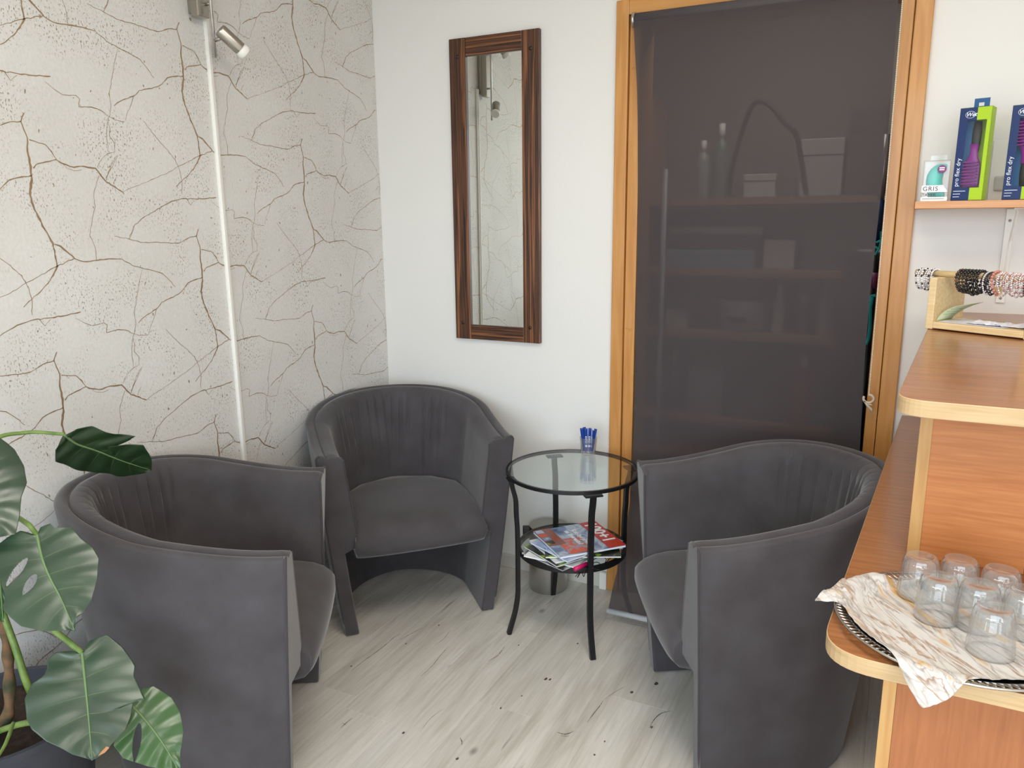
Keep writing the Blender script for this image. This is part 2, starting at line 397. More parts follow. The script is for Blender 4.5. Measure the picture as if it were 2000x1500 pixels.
while x < ROOM_X - 1e-3:
    xa, xb = max(x, 0), min(x + PWID, ROOM_X)
    if xb - xa > .005:
        y = -1.152 - (offs[(ri - 4) % 7]) * PLEN - 3 * PLEN
        while y < 0:
            ya, yb = max(y, ROOM_Y), min(y + PLEN, 0.0)
            if yb - ya > .01:
                k = (round(xb - xa, 3), round(yb - ya, 3))
                if k not in PM: PM[k] = plank_mesh(xb - xa, yb - ya)
                link('plank', PM[k], MATS['oak_plank'], floor, loc=(xa, ya, 0))
            y += PLEN
    x += PWID; ri += 1

# splits and knots printed on the planks
marks = [([(684, 1312), (712, 1290), (742, 1268), (757, 1256), (768, 1246), (782, 1238)], 2.2), ([(780, 1250), (806, 1236), (824, 1226)], 1.4), ([(822, 1321), (846, 1298), (862, 1278), (876, 1262)], 1.5), ([(665, 1422), (676, 1412), (688, 1402)], 2.2), ([(668, 1412), (676, 1416)], 1.2),
         ([(820, 1430), (842, 1402), (868, 1383)], 1.0), ([(986, 1262), (972, 1280), (952, 1292)], 1.6), ([(1147, 1411), (1160, 1393), (1172, 1378), (1178, 1368)], 2.0), ([(1178, 1368), (1200, 1352), (1222, 1340)], 1.0), ([(1088, 1430), (1104, 1434), (1122, 1428)], 2.4), ([(1094, 1437), (1112, 1438)], 1.4),
         ([(1268, 1422), (1278, 1405), (1292, 1393), (1312, 1388)], 2.0), ([(1066, 1182), (1078, 1172), (1086, 1162)], 1.4), ([(898, 1440), (902, 1448), (902, 1456)], 2.0), ([(880, 1230), (868, 1246), (850, 1260)], 1.2), ([(914, 1212), (940, 1196), (958, 1178)], .9)]
kn = [(1066, 1326, 5), (1074, 1327, 4), (978, 1383, 3), (1234, 1352, 5), (1282, 1335, 6), (788, 1431, 4), (1019, 1359, 2.5), (857, 1221, 3), (686, 1301, 3), (793, 1257, 3), (1273, 1420, 4), (1161, 1474, 3), (893, 1482, 4), (1013, 1260, 2.5), (1128, 1257, 3), (1181, 1448, 2.5)]
mb = MB(); rk = random.Random(8)
for pts, wd in marks:
    P = smoothline([onz(a, b, .00025) for a, b in pts], 24)
    vs = []
    for i, q in enumerate(P):
        d = P[min(i + 1, 24)] - P[max(i - 1, 0)]; n_ = Vector((-d.y, d.x, 0)).normalized() * (.0007 * wd * (math.sin(PI * (i + .6) / 25.2) ** .6) * rk.uniform(.5, 1.3)); vs += [q + n_, q - n_]
    mb.add(vs, [(2 * i, 2 * i + 1, 2 * i + 3, 2 * i + 2) for i in range(24)])
for a, b, r in kn:
    q = onz(a, b, .00025); mb.add([q + Vector((.0011 * r * math.cos(2 * PI * k / 10) * rk.uniform(.7, 1.2), .0017 * r * math.sin(2 * PI * k / 10) * rk.uniform(.7, 1.2), 0)) for k in range(10)], [tuple(range(10))])
gm = link('grain_marks', mesh('grain_marks', mb.v, mb.f), mat('grain_dark', S(112, 102, 90), .6, c2=S(78, 68, 58), nscale=60), floor); gm['kind'] = 'stuff'

# cracked-plaster print of the wallpaper: one repeat traced, then laid over the wall on its half-drop lattice
Z1 = 2.6316
crk = [  # (points in the zoomed view, width start..end in mm)
 ([(920,115),(908,150),(930,225),(932,300),(940,350),(942,395),(935,470),(950,540),(985,630),(1015,700),(1022,760),(1028,800),(1000,860),(975,890),(935,930),(905,960)], (3,6.5,5,2)),
 ([(908,150),(870,147),(812,163),(740,140),(660,115),(595,97),(530,60),(445,20)], (3,2.6,2.4,1.6)),
 ([(530,60),(548,28),(560,-8)], (1.6,1.4)),
 ([(150,718),(200,735),(235,745),(265,780),(290,820),(320,840),(380,860),(430,855),(490,865),(520,905),(545,935),(590,960),(632,988)], (3,3,3.4,6,3)),
 ([(632,988),(690,960),(740,940),(800,915),(880,880),(915,855),(960,835),(1028,800),(1090,775)], (1.4,1.6,2.8)),
 ([(172,865),(185,845),(235,832),(290,820)], (4,2.5)),
 ([(320,840),(345,866),(380,878),(420,872)], (1.2,1)),
 ([(545,928),(557,890),(578,855),(592,820),(606,795)], (2.2,1.2)),
 ([(543,915),(566,868),(572,840),(600,800)], (1.6,1)),
 ([(582,950),(592,920),(602,905)], (1.6,1)),
 ([(280,1255),(310,1265),(345,1295),(385,1330),(430,1345),(500,1338),(560,1330),(625,1330),(680,1365),(730,1378),(800,1395),(835,1405),(870,1440),(900,1475)], (5,4,3,2.4,1.6)),
 ([(942,390),(905,392),(860,400),(820,440),(780,455),(715,465),(685,495),(640,510),(600,530),(585,545)], (4.5,3,3,2.4)),
 ([(685,495),(672,540),(650,590),(645,618)], (1.8,1.2)),
 ([(1110,1015),(1050,1022),(990,1022),(930,1022),(880,1035),(820,1070),(740,1115),(685,1165),(680,1190),(665,1215)], (4,3.4,3,2.2,1.4)),
 ([(960,1022),(980,1055),(1000,1030)], (2.2,1.6)),
 ([(230,420),(280,460),(320,487),(390,490),(410,510),(405,550),(470,550),(530,575),(560,600),(590,617),(640,625)], (1.4,1.8,2.6,1.8)),
 ([(605,250),(590,310),(575,400),(560,480),(570,540),(565,590),(553,612),(565,660),(562,700),(590,740),(590,780),(555,790),(520,820),(500,860)], (1.6,1.8,1.8,1.2)),
 ([(555,620),(548,690),(555,750),(560,790)], (1.4,1.2)),
 ([(510,902),(495,940),(480,1010),(490,1060),(475,1120),(460,1210),(480,1250),(492,1290),(495,1335)], (1.5,1.6,1.6,1.6)),
 ([(735,620),(780,680),(850,760),(900,820),(925,880),(935,930),(935,1000)], (1.2,2.2,1.6)),
]
V1, V2 = (0, .6365), (.5335, .329)
rc = random.Random(3); mb = MB()
tile = []
for pts, wd in crk:
    P = [onx(a / Z1, b / Z1, 0) for a, b in pts]; Q = []
    for a, b in zip(P, P[1:]):
        n = max(1, int((b - a).length / .009)); d = (b - a); perp = Vector((0, -d.z, d.y)).normalized() if d.length > 0 else Vector((0, 0, 1))
        for i in range(n):
            Q.append(a.lerp(b, i / n) + (perp * rc.uniform(-.0017, .0017) if i else Vector()))
    Q.append(P[-1]); rib = []
    for i, q in enumerate(Q):
        t = i / (len(Q) - 1); s = t * (len(wd) - 1); k = min(int(s), len(wd) - 2); w_ = lerp(wd[k], wd[k + 1], s - k) * .00040 * rc.uniform(.6, 1.45)
        d = Q[min(i + 1, len(Q) - 1)] - Q[max(i - 1, 0)]; pr = Vector((0, -d.z, d.y)).normalized()
        rib.append((q + pr * w_, q - pr * w_))
    tile.append(rib)
for i in range(-8, 5):
    for j in range(-9, 10):
        dy, dz = i * V2[0] + j * V1[0], i * V2[1] + j * V1[1]
        for rib in tile:
            ok = all(ROOM_Y < a.y + dy < -.001 and .0 < a.z + dz < ROOM_Z for a, b in rib[::4] + rib[-1:])
            if not ok:
                rb = [(a, b) for a, b in rib if ROOM_Y < a.y + dy < -.003 and .0 < a.z + dz < ROOM_Z]
            else: rb = rib
            if len(rb) < 2: continue
            vs = []; fs = []
            for a, b in rb:
                vs += [(.0005, a.y + dy, a.z + dz), (.0005, b.y + dy, b.z + dz)]
            for k in range(len(rb) - 1):
                if (rb[k + 1][0] - rb[k][0]).length < .05: fs.append((2 * k, 2 * k + 1, 2 * k + 3, 2 * k + 2))
            mb.add(vs, fs)
cp = link('crack_print', mesh('crack_print', mb.v, mb.f), MATS['crack_foil'], wall_left); cp['kind'] = 'stuff'

# baseboards
struct(MB().box((0.0, -.012, 0), (CAS['x0'] - .002, 0, .062), .003).build('baseboard_back', MATS['baseboard']))
struct(MB().box((0, ROOM_Y, 0), (.012, -.012, .062), .003).build('baseboard_left', MATS['baseboard']))
# white cable cover on the patterned wall
ys = onx(440, 500, 0).y
t = MB(); t.box((0, ys - .009, .062), (.010, ys + .010, 2.215), .002); t.box((0.008, ys - .007, .062), (.014, ys + .001, 2.215), .002)
tag(t.build('cable_cover', MATS['white_plastic']), 'white vertical cable cover strip running down the cracked wallpaper', 'cable cover')

# door frame
df = struct(empty('door_1', ((CAS['x0'] + CAS['x5']) / 2, 0, 0)), 'honey coloured wooden door frame around the dark blind', 'door frame')
cxm = (CAS['x0'] + CAS['x5']) / 2
def cas(name, lo, hi, m, bev=.003):
    return MB().box((lo[0] - cxm, lo[1], lo[2]), (hi[0] - cxm, hi[1], hi[2]), bev).build(name, MATS[m], df)
T = CAS['top']
cas('casing', (CAS['x0'], -.022, .0), (CAS['x1'], .0, T), 'pine')
cas('casing', (CAS['x4'], -.022, .0), (CAS['x5'], .0, T), 'pine')
cas('casing', (CAS['x1'], -.022, T - .052), (CAS['x4'], .0, T), 'pine_h')
cas('door_stop', (CAS['x1'] + .002, -.010, .0), (CAS['x2'], .15, T - .052), 'pine')
cas('door_stop', (CAS['x3'], -.010, .0), (CAS['x4'] - .002, .15, T - .052), 'pine')
cas('door_stop', (CAS['x2'], -.010, T - .085), (CAS['x3'], .15, T - .052), 'pine_h')
for (px, py) in ((1237, 134), (1224, 641), (1231, 644)):
    p = ony(px, py, -.0105); MB().lathe([(.0001, -.002), (.0035, -.002), (.0045, 0)], 10, M=Matrix.Translation((p.x - cxm, -.011, p.z)) @ Matrix.Rotation(PI / 2, 4, 'X')).build('screw', MATS['brushed'], df)
tag(MB().box((1.062, -.03, 0), (1.094, -.0125, .075), .003).build('plinth_block', MATS['white_plastic']), 'small white end piece of the baseboard beside the door frame', 'trim')

# ------------------------------------------------------------------ store room behind the blind
mat('store_paint', S(128, 122, 114), .8)
CY = 1.15
struct(MB().box((.75, 0.0005, -.05), (2.75, CY, -.0)).build('floor_store', mat('store_floor', S(150, 140, 126), .7)))
struct(MB().box((.6, .14, -.05), (.75, CY + .1, 2.7)).build('wall_store_left', MATS['store_paint']))
struct(MB().box((2.75, .14, -.05), (2.9, CY + .1, 2.7)).build('wall_store_right', MATS['store_paint']))
struct(MB().box((.75, CY, -.05), (2.75, CY + .1, 2.7)).build('wall_store_back', MATS['store_paint']))
struct(MB().box((.6, .14, 2.6), (2.9, CY + .1, 2.7)).build('ceiling_store', MATS['store_paint']))
SY0, SY1 = .72, 1.12     # shelf front / back
ms = mat('shelf_board', S(176, 130, 96), .5)
sr = tag(empty('storage_rack', (1.75, .9, 0)), 'wooden storage rack behind the dark see-through blind', 'rack')
for py in (385, 528, 655, 830, 900):
    zz = ony(1500, py, SY0).z
    MB().box((.98 - 1.75, SY0 - .9, zz - .03), (2.56 - 1.75, SY1 - .9, zz)).build('shelf', ms, sr)
for xx in (.98, 2.56):
    MB().box((xx - 1.75 - .02, SY0 - .88, 0), (xx - 1.75, SY1 - .9, 2.1)).build('side_post', ms, sr)
SZ = [ony(1500, py, SY0).z for py in (385, 528, 655, 830, 900)]
def at_shelf(px, k, y=.84):
    """x where the column of pixels px meets shelf k at depth y"""
    return ony(px, 600, y).x, y, SZ[k] + .0005
def cm(name, c, **k): return MATS[name] if name in MATS else mat(name, c, **k)
def bottle(px, k, h, r, c, label, name='bottle', y=.82):
    x_, y_, z_ = at_shelf(px, k, y)
    o = MB().lathe([(1e-4, 0), (r * .95, 0), (r, .01), (r, h * .62), (r * .8, h * .74), (r * .35, h * .8), (r * .35, h * .84)], 20).build(name, cm('p_%d_%d_%d' % c, S(*c), rough=.35), None, True, (x_, y_, z_))
    tag(o, label, 'bottle', 'bottles behind the blind')
    MB().lathe([(1e-4, h), (r * .4, h), (r * .42, h * .84), (r * .3, h * .83)], 16).build('cap', MATS['white_plastic'], o, True)
    return o
def carton(px0, px1, k, h, c, label, y=.80, d=.22, name='box', lid=True):
    x0, _, z_ = at_shelf(px0, k, y); x1 = at_shelf(px1, k, y)[0]; xm = (x0 + x1) / 2; hw = (x1 - x0) / 2
    o = tag(empty(name, (xm, y + d / 2, z_)), label, 'box', 'boxes behind the blind')
    m_ = cm('p_%d_%d_%d' % c, S(*c), rough=.6)
    MB().box((-hw, -d / 2, 0), (hw, d / 2, h), .004).build('body', m_, o)
    if lid: MB().box((-hw * 1.02, -d / 2 - .004, h * .72), (hw * 1.02, d / 2 + .004, h + .003), .004).build('lid', m_, o)
    return o
bottle(1362, 0, .26, .034, (150, 158, 150), 'pale spray bottle on the top rack shelf behind the blind')
bottle(1395, 0, .33, .036, (120, 128, 118), 'tall dark bottle on the top rack shelf behind the blind')
carton(1440, 1500, 0, .10, (196, 196, 190), 'low pale box on the top rack shelf behind the blind')
carton(1545, 1625, 0, .24, (180, 178, 176), 'pale upright box on the top rack shelf behind the blind')
carton(1632, 1700, 0, .36, (86, 74, 74), 'tall dark box on the top rack shelf behind the blind')
# dark hose arching over the top shelf
hp = smoothline([ony(*p) for p in ((1424, 380, .78), (1432, 320, .78), (1455, 240, .78), (1470, 206, .78), (1490, 199, .78), (1512, 214, .78), (1530, 240, .78), (1556, 268, .78), (1575, 380, .80))], 60)
hp[0].z = SZ[0] + .012; hp[-1].z = SZ[0] + .012
tag(MB().tube(hp, .011, 8).build('hose', MATS['black_plastic'], None, True), 'thin black hose arching above the rack behind the blind', 'hose')
# rolls and boxes on the middle shelves
x0, _, z_ = at_shelf(1296, 1); x1 = at_shelf(1472, 1)[0]
tag(MB().box((x0, .78, z_), (x1, .98, z_ + .085), .006).build('long_box', cm('p_blue', S(120, 150, 178), rough=.5)), 'long pale blue box on the rack behind the blind', 'box')
r_ = MB(); zr = z_ + .085 + .0665
def xrod(mb, x0, x1, y, z, r): mb.tube([(x0, y, z), (x1, y, z)], r, 16)
xr = at_shelf(1302, 1)[0]; xs_ = at_shelf(1480, 1)[0]
carton(1310, 1400, 1, .0, (120, 60, 80), 'x') if False else None
tag(MB().box((x0 + .01, .80, z_ + .0855), (x1 - .01, .99, z_ + .145), .006).build('box', cm('p_dark', S(66, 60, 62))), 'dark flat box stacked on the long pale blue box', 'box')
r_ = MB(); xrod(r_, xr, xs_, .86, z_ + .1455 + .022, .022)
tag(r_.build('paper_roll', MATS['paper'], None, True), 'thin white paper roll lying on the dark flat box', 'paper roll')
carton(1485, 1545, 1, .13, (206, 204, 200), 'white square box beside the long blue box behind the blind', lid=False)
carton(1560, 1690, 1, .20, (104, 96, 98), 'wide grey box on the second rack shelf behind the blind')
carton(1300, 1342, 2, .085, (204, 202, 202), 'small white box at the end of the third rack shelf', lid=False)
# canister with a black lid
x_, y_, z_ = at_shelf(1452, 2)
o = tag(empty('canister', (x_, y_ + .02, z_)), 'round white canister with black domed lid behind the blind', 'canister')
MB().lathe([(1e-4, 0), (.10, 0), (.112, .02), (.115, .15), (.11, .165), (1e-4, .165)], 28).build('body', cm('p_can', S(178, 174, 178)), o, True)
MB().lathe([(.117, .15), (.117, .17), (.10, .205), (.06, .225), (1e-4, .23)], 28).build('lid', MATS['black_plastic'], o, True)
MB().box((-.05, -.1175, .05), (.03, -.113, .075)).build('label_print', MATS['black_plastic'], o)
bottle(1522, 2, .22, .03, (196, 194, 194), 'slim white bottle beside the canister behind the blind')
bottle(1570, 2, .18, .036, (92, 92, 84), 'squat dark bottle on the third rack shelf behind the blind')
bottle(1612, 2, .25, .032, (176, 172, 170), 'pale bottle at the far end of the third rack shelf')
bottle(1322, 3, .30, .035, (92, 112, 150), 'blue bottle on the fourth rack shelf behind the blind')
carton(1350, 1420, 3, .22, (170, 164, 166), 'light grey box on the fourth rack shelf behind the blind')
carton(1430, 1545, 3, .15, (110, 102, 106), 'flat dark grey box on the fourth rack shelf behind the blind')
bottle(1578, 3, .32, .05, (170, 40, 56), 'red bottle on the fourth rack shelf behind the blind')
carton(1600, 1680, 3, .2, (96, 100, 116), 'blue grey box on the fourth rack shelf behind the blind')
# grey pole standing in the store room behind the left side of the blind
p0 = ony(1297, 330, .3)
tag(MB().tube([(p0.x, .32, 0), (p0.x, .32, p0.z)], .011, 10).build('broom_pole', cm('p_pole', S(176, 176, 180), rough=.4), None, True), 'light grey broom pole standing behind the blind', 'pole')
# cleaning tools seen in the gap at the right edge of the blind
gy = .2
def gp(px, py, y=gy): return ony(px, py, y)
mo = tag(empty('mop', tuple(gp(1722, 400))), 'grey mop pole with dark blue grip in the gap beside the blind', 'mop')
b0 = mo.location
def rel(v): return Vector(v) - Vector(b0)
bpy.context.view_layer.update()
foot = gp(1686, 800); foot.z = .0
MB().tube([rel(gp(1733, 262)), rel(gp(1720, 391))], .011, 10).build('pole', cm('p_silver', S(168, 168, 172), rough=.3, metal=.8), mo, True)
MB().tube([rel(gp(1720, 391)), rel(gp(1711, 470))], .014, 10).build('grip', cm('p_navy', S(14, 44, 84)), mo, True)
MB().tube([rel(gp(1711, 470)), rel(foot)], .010, 10).build('lower_pole', MATS['black_metal'], mo, True)
teal = cm('p_teal', S(44, 168, 172), rough=.4)
hk = tag(empty('hanger', tuple(gp(1716, 480, .12))), 'small teal plastic hook clip hanging in the gap beside the blind', 'clip')
q = hk.location
MB().tube([gp(px, py, .12) - q for px, py in ((1721, 452), (1721, 470), (1717, 485), (1709, 498))], lambda t: (.004, .010), 6).build('arm', teal, hk)
for a, b in (((1719, 470), (1711, 474)), ((1716, 486), (1709, 482))):
    MB().tube([gp(*a, .12) - q, gp(*b, .12) - q], .004, 6).build('crossbar', teal, hk)
hk = tag(empty('dustpan', tuple(gp(1700, 620, .12))), 'long teal plastic dustpan edge in the gap beside the blind', 'dustpan')
q = hk.location
MB().tube([gp(px, py, .12) - q for px, py in ((1704, 580), (1700, 600), (1699, 640), (1696, 662), (1692, 672))], lambda t: (.006, .018), 6).build('pan', teal, hk)
MB().tube([gp(px, py, .12) - q for px, py in ((1710, 577), (1702, 578), (1699, 590))], .006, 6).build('handle', teal, hk)
o = tag(MB().tube([gp(1709, 533, .13), gp(1706, 548, .13), gp(1704, 562, .13)], lambda t: (.010 + .008 * t, .010 + .008 * t), 8).build('brush_grip', cm('p_plum', S(96, 30, 74), rough=.5), None, True), 'plum coloured brush grip in the gap beside the blind', 'brush')
# dark quilted bag hanging at the right end of the opening
qb = MB(); rows = []
for i in range(40):
    z = lerp(.05, 1.42, i / 39); rows.append([(2.05 + .16 * math.cos(a) * (1 + .05 * math.sin(z * 42)), .34 + .10 * math.sin(a) * (1 + .08 * math.sin(z * 42)), z) for a in [2 * PI * k / 20 for k in range(20)]])
vs, fs = from_grid(rows, cu=True); qb.add(vs, fs + [tuple(range(20)), tuple(range(780, 800))])
tag(qb.build('quilted_bag', cm('p_quilt', S(26, 26, 30), rough=.35), None, True), 'black quilted bag standing behind the right edge of the blind', 'bag')

# ------------------------------------------------------------------ roller blind
bl = tag(empty('roller_blind', (1.59, -.03, 2.24)), 'dark grey see-through roller blind hanging in the wooden door frame', 'blind')
bo = Vector(bl.location)
m = bpy.data.materials.new('blind_fabric'); m.use_nodes = True; nt = m.node_tree; nt.nodes.clear()
out = nt.nodes.new('ShaderNodeOutputMaterial'); mx = nt.nodes.new('ShaderNodeMixShader'); tr = nt.nodes.new('ShaderNodeBsdfTransparent')
pb = nt.nodes.new('ShaderNodeBsdfPrincipled'); pb.inputs['Base Color'].default_value = S(76, 70, 71); pb.inputs['Roughness'].default_value = .8; pb.inputs['Specular IOR Level'].default_value = .2
tc = nt.nodes.new('ShaderNodeTexCoord'); mp = nt.nodes.new('ShaderNodeMapping'); mp.inputs['Scale'].default_value = (.25, 1, 3)
no = nt.nodes.new('ShaderNodeTexNoise'); no.inputs['Scale'].default_value = 420; nt.links.new(tc.outputs['Object'], mp.inputs[0]); nt.links.new(mp.outputs[0], no.inputs['Vector'])
mr = nt.nodes.new('ShaderNodeMapRange'); mr.inputs[3].default_value = .82; mr.inputs[4].default_value = .88
nt.links.new(no.outputs['Fac'], mr.inputs[0]); nt.links.new(mr.outputs[0], mx.inputs[0]); nt.links.new(tr.outputs[0], mx.inputs[1]); nt.links.new(pb.outputs[0], mx.inputs[2]); nt.links.new(mx.outputs[0], out.inputs[0])
MATS['blind_fabric'] = m
prof = [(2.225, -.050), (1.9, -.036), (1.5, -.030), (1.0, -.030), (.75, -.034), (.6, -.048), (.45, -.09), (.33, -.17), (.24, -.242), (.15, -.262), (.055, -.266)]
def by(z):
    for (za, ya), (zb, yb) in zip(prof, prof[1:]):
        if z <= za and z >= zb:
            t = (za - z) / (za - zb); return lerp(ya, yb, t * t * (3 - 2 * t) if za < 1 else t)
    return prof[0][1] if z > prof[0][0] else prof[-1][1]
lx = [(2.225, 1.168), (2.0, 1.181), (1.6, 1.190), (1.2, 1.192), (.8, 1.198), (.55, 1.202), (.4, 1.212), (.3, 1.220), (.2, 1.213), (.12, 1.199), (.055, 1.189)]
def bx(z):
    for (za, xa), (zb, xb) in zip(lx, lx[1:]):
        if zb <= z <= za: return lerp(xa, xb, (za - z) / (za - zb))
    return lx[0][1]
RE = [ony(px, py, -.03) for px, py in ((1755, 0), (1737, 230), (1718, 400), (1700, 565), (1691, 674), (1685, 767), (1680, 870))]
def bxr(z):
    if z >= RE[0].z: return RE[0].x
    for a, b in zip(RE, RE[1:]):
        if b.z <= z <= a.z: return lerp(a.x, b.x, (a.z - z) / (a.z - b.z))
    return RE[-1].x
rows = []
for i in range(90):
    z = lerp(2.225, .055, i / 89); row = []
    for k in range(31):
        u = k / 30; xx = lerp(bx(z), bxr(z), u)
        curl = .012 * (math.exp(-u * 14) + math.exp(-(1 - u) * 14)) * min(1, max(0, (z - .7) * 1.5)) * min(1, (2.225 - z) * 3)
        wob = .004 * math.sin(u * 9 + z * 1.3) * min(1, (2.225 - z))
        row.append((xx - bo.x, by(z) + curl + wob - bo.y, z - bo.z))
    rows.append(row)
vs, fs = from_grid(rows)
# turn over the roller at the top
link('fabric', mesh('fabric', vs, fs), MATS['blind_fabric'], bl, True)
t = MB(); t.tube([(1.166 - bo.x, -.028 - bo.y, 2.235 - bo.z), (2.022 - bo.x, -.028 - bo.y, 2.235 - bo.z)], .022, 20); t.build('roller_tube', mat('blind_roll', S(80, 74, 76), .8), bl, True)
for xx in (1.160, 2.018):
    t = MB(); t.tube([(xx - bo.x, -.028 - bo.y, 2.235 - bo.z), (xx + .008 - bo.x, -.028 - bo.y, 2.235 - bo.z)], .026, 20); t.build('end_cap', MATS['steel'], bl, True)
t = MB(); t.tube([(1.184 - bo.x, -.268 - bo.y, .045 - bo.z), (2.022 - bo.x, -.268 - bo.y, .045 - bo.z)], .0105, 12); t.build('bottom_bar', MATS['aluminium'], bl, True)
# bead chain
ch = tag(empty('blind_chain', tuple(ony(1763, 0, -.06))), 'white beaded pull chain hanging beside the dark blind', 'chain')
q = Vector(ch.location); a, b = ony(1763, 0, -.06), ony(1697, 772, -.06)
t = MB(); n = 230
for i in range(n):
    p = a.lerp(b, i / (n - 1)); t.ball(p - q, .0027, 6, 4)
t.build('beads', mat('bead', S(226, 216, 198), .4), ch, True)
p = b - q
t = MB(); t.tube([p + Vector((.016 * math.sin(a_), 0, -.012 + .014 * math.cos(a_))) for a_ in [2 * PI * k / 18 for k in range(16)]], .0042, 8)
t.tube([p + Vector((-.012, 0, -.02)), p + Vector((-.002, 0, -.036)), p + Vector((.010, 0, -.046)), p + Vector((.014, 0, -.056))], .0042, 8)
t.tube([p + Vector((.0, 0, -.030)), p + Vector((.013, 0, -.034))], .0035, 8)
t.build('chain_weight', mat('weight', S(206, 190, 172), .4), ch, True)

# ------------------------------------------------------------------ mirror
MX0, MX1, MZ0, MZ1 = ony(877, 75, -.02).x - .001, (ony(1056, 54, -.02).x + ony(1052, 673, -.02).x) / 2, ony(891, 660, -.02).z, ony(1056, 54, -.02).z
IX0, IX1, IZ0, IZ1 = ony(908, 300, -.02).x + .012, ony(1020, 300, -.02).x, ony(1020, 640, -.02).z, ony(1020, 97, -.02).z
mi = tag(empty('wall_mirror', ((MX0 + MX1) / 2, 0, MZ0)), 'tall narrow mirror in a striped dark brown wooden frame on the white wall', 'mirror')
ox, oz = (MX0 + MX1) / 2, MZ0
def mbx(name, a, b, c, d, m_, y0=-.022, bev=.002):
    return MB().box((a - ox, y0, c - oz), (b - ox, -.001, d - oz), bev).build(name, MATS[m_], mi)
mbx('stile', MX0, IX0, MZ0, MZ1, 'zebrano_v'); mbx('stile', IX1, MX1, MZ0, MZ1, 'zebrano_v')
mbx('rail', IX0, IX1, MZ0, IZ0, 'zebrano_h', -.020); mbx('rail', IX0, IX1, IZ1, MZ1, 'zebrano_h', -.020)
mm = bpy.data.materials.new('mirror_glass'); mm.use_nodes = True; pb = mm.node_tree.nodes['Principled BSDF']
pb.inputs['Metallic'].default_value = 1; pb.inputs['Roughness'].default_value = .012; pb.inputs['Base Color'].default_value = (.76, .78, .75, 1); MATS['mirror_glass'] = mm
mbx('mirror_glass', IX0, IX1, IZ0, IZ1, 'mirror_glass', -.012, 0)
for (px, py) in ((893, 111), (1036, 94), (904, 630), (1035, 640)):
    p = ony(px, py, -.022)
    MB().lathe([(1e-4, .0025), (.007, .002), (.008, 0)], 14, M=Matrix.Translation((p.x - ox, -.022, p.z - oz)) @ Matrix.Rotation(PI / 2, 4, 'X')).build('peg', mat('peg', S(44, 26, 18), .4) if 'peg' not in MATS else MATS['peg'], mi, True)

# ------------------------------------------------------------------ wall lamp
LY = onx(405, 20, .05).y; lz0 = onx(405, 36, .045).z
la = tag(empty('wall_lamp', (0, LY, lz0 + .1)), 'brushed steel wall spotlight with a vertical bar on the cracked wallpaper', 'lamp')
lo = Vector(la.location)
pl_y0, pl_y1 = onx(383, 10, .045).y, onx(407, 20, .045).y
MB().box((.0005 - lo.x, pl_y0 - lo.y + .006, lz0 - lo.z + .012), (.02, pl_y1 - lo.y + .004, lz0 - lo.z + .24), .002).build('base_plate', MATS['brushed'], la)
MB().box((.018, pl_y0 - lo.y, lz0 - lo.z), (.05, pl_y1 - lo.y, lz0 - lo.z + .25), .003).build('housing', MATS['brushed'], la)
bpt = onx(421, 113, .072); top = Vector((.072, bpt.y, 2.62))
MB().tube([bpt - lo, top - lo], .0055, 10).build('bar', MATS['steel'], la, True)
for dz in (.04, .21):
    MB().tube([(.05, pl_y1 - lo.y - .01, lz0 + dz - lo.z), (.072, bpt.y - lo.y, lz0 + dz - lo.z)], .005, 8).build('bar_holder', MATS['steel'], la, True)
def spot(zc, a, b):
    a, b = Vector(a), Vector(b); d = (b - a).normalized()
    Mx = Matrix.Translation(a - lo) @ Vector((0, 0, 1)).rotation_difference(d).to_matrix().to_4x4()
    L_ = (b - a).length
    h = MB().lathe([(1e-4, 0), (.019, 0), (.021, .004), (.021, L_), (.019, L_), (.017, L_ - .004), (1e-4, L_ - .004)], 24, M=Mx).build('spot_head', MATS['brushed'], la); auto_smooth(h)
    auto_smooth(MB().lathe([(.0180, L_ - .002), (.0225, L_ + .006), (.0235, L_ + .016), (.021, L_ + .022), (1e-4, L_ + .021)], 24, M=Mx).build('bulb', MATS['white_plastic'], h))
    m_ = a.lerp(b, .35)
    MB().tube([(.072, bpt.y - lo.y, m_.z - lo.z - .012), m_ - lo], .006, 8).build('joint', MATS['steel'], la, True)
spot(0, onx(429, 58, .10), onx(469, 95, .125))
spot(0, (.10, bpt.y - .03, 2.46), (.125, bpt.y - .06, 2.40))

# ------------------------------------------------------------------ armchairs
AT, AM, AL, AB, ZT, ZB, WB, FY = .3668, .3724, .3106, .346, .7245, .823, .2947, -.05
EXP = 1.12
def rim_curve():
    P = []
    for i in range(30):
        y = -AL * i / 29; k = i / 29; P.append(Vector((-(AT + (AM - AT) * (1 - (1 - k) ** 2)), y, 0)))
    for i in range(1, 80):
        th = PI + PI * i / 80; c, s = math.cos(th), math.sin(th)
        P.append(Vector((AM * math.copysign(abs(c) ** EXP, c), -AL + AB * math.copysign(abs(s) ** EXP, s), 0)))
    for i in range(29, -1, -1):
        q = P[i]; P.append(Vector((-q.x, q.y, 0)))
    return P
RC = rim_curve(); NU = 260
RIM = [poly_at(RC, i / NU) for i in range(NU + 1)]
DEP = AL + AB
for p in RIM:
    q = min(1, max(0, -p.y / DEP)); p.z = ZT + (ZB - ZT) * (q * q * (3 - 2 * q))
NRM = []
for i in range(NU + 1):
    a, b = RIM[max(0, i - 1)], RIM[min(NU, i + 1)]; d = b - a; d.z = 0; d.normalize()
    NRM.append(Vector((d.y, -d.x, 0)) if True else None)
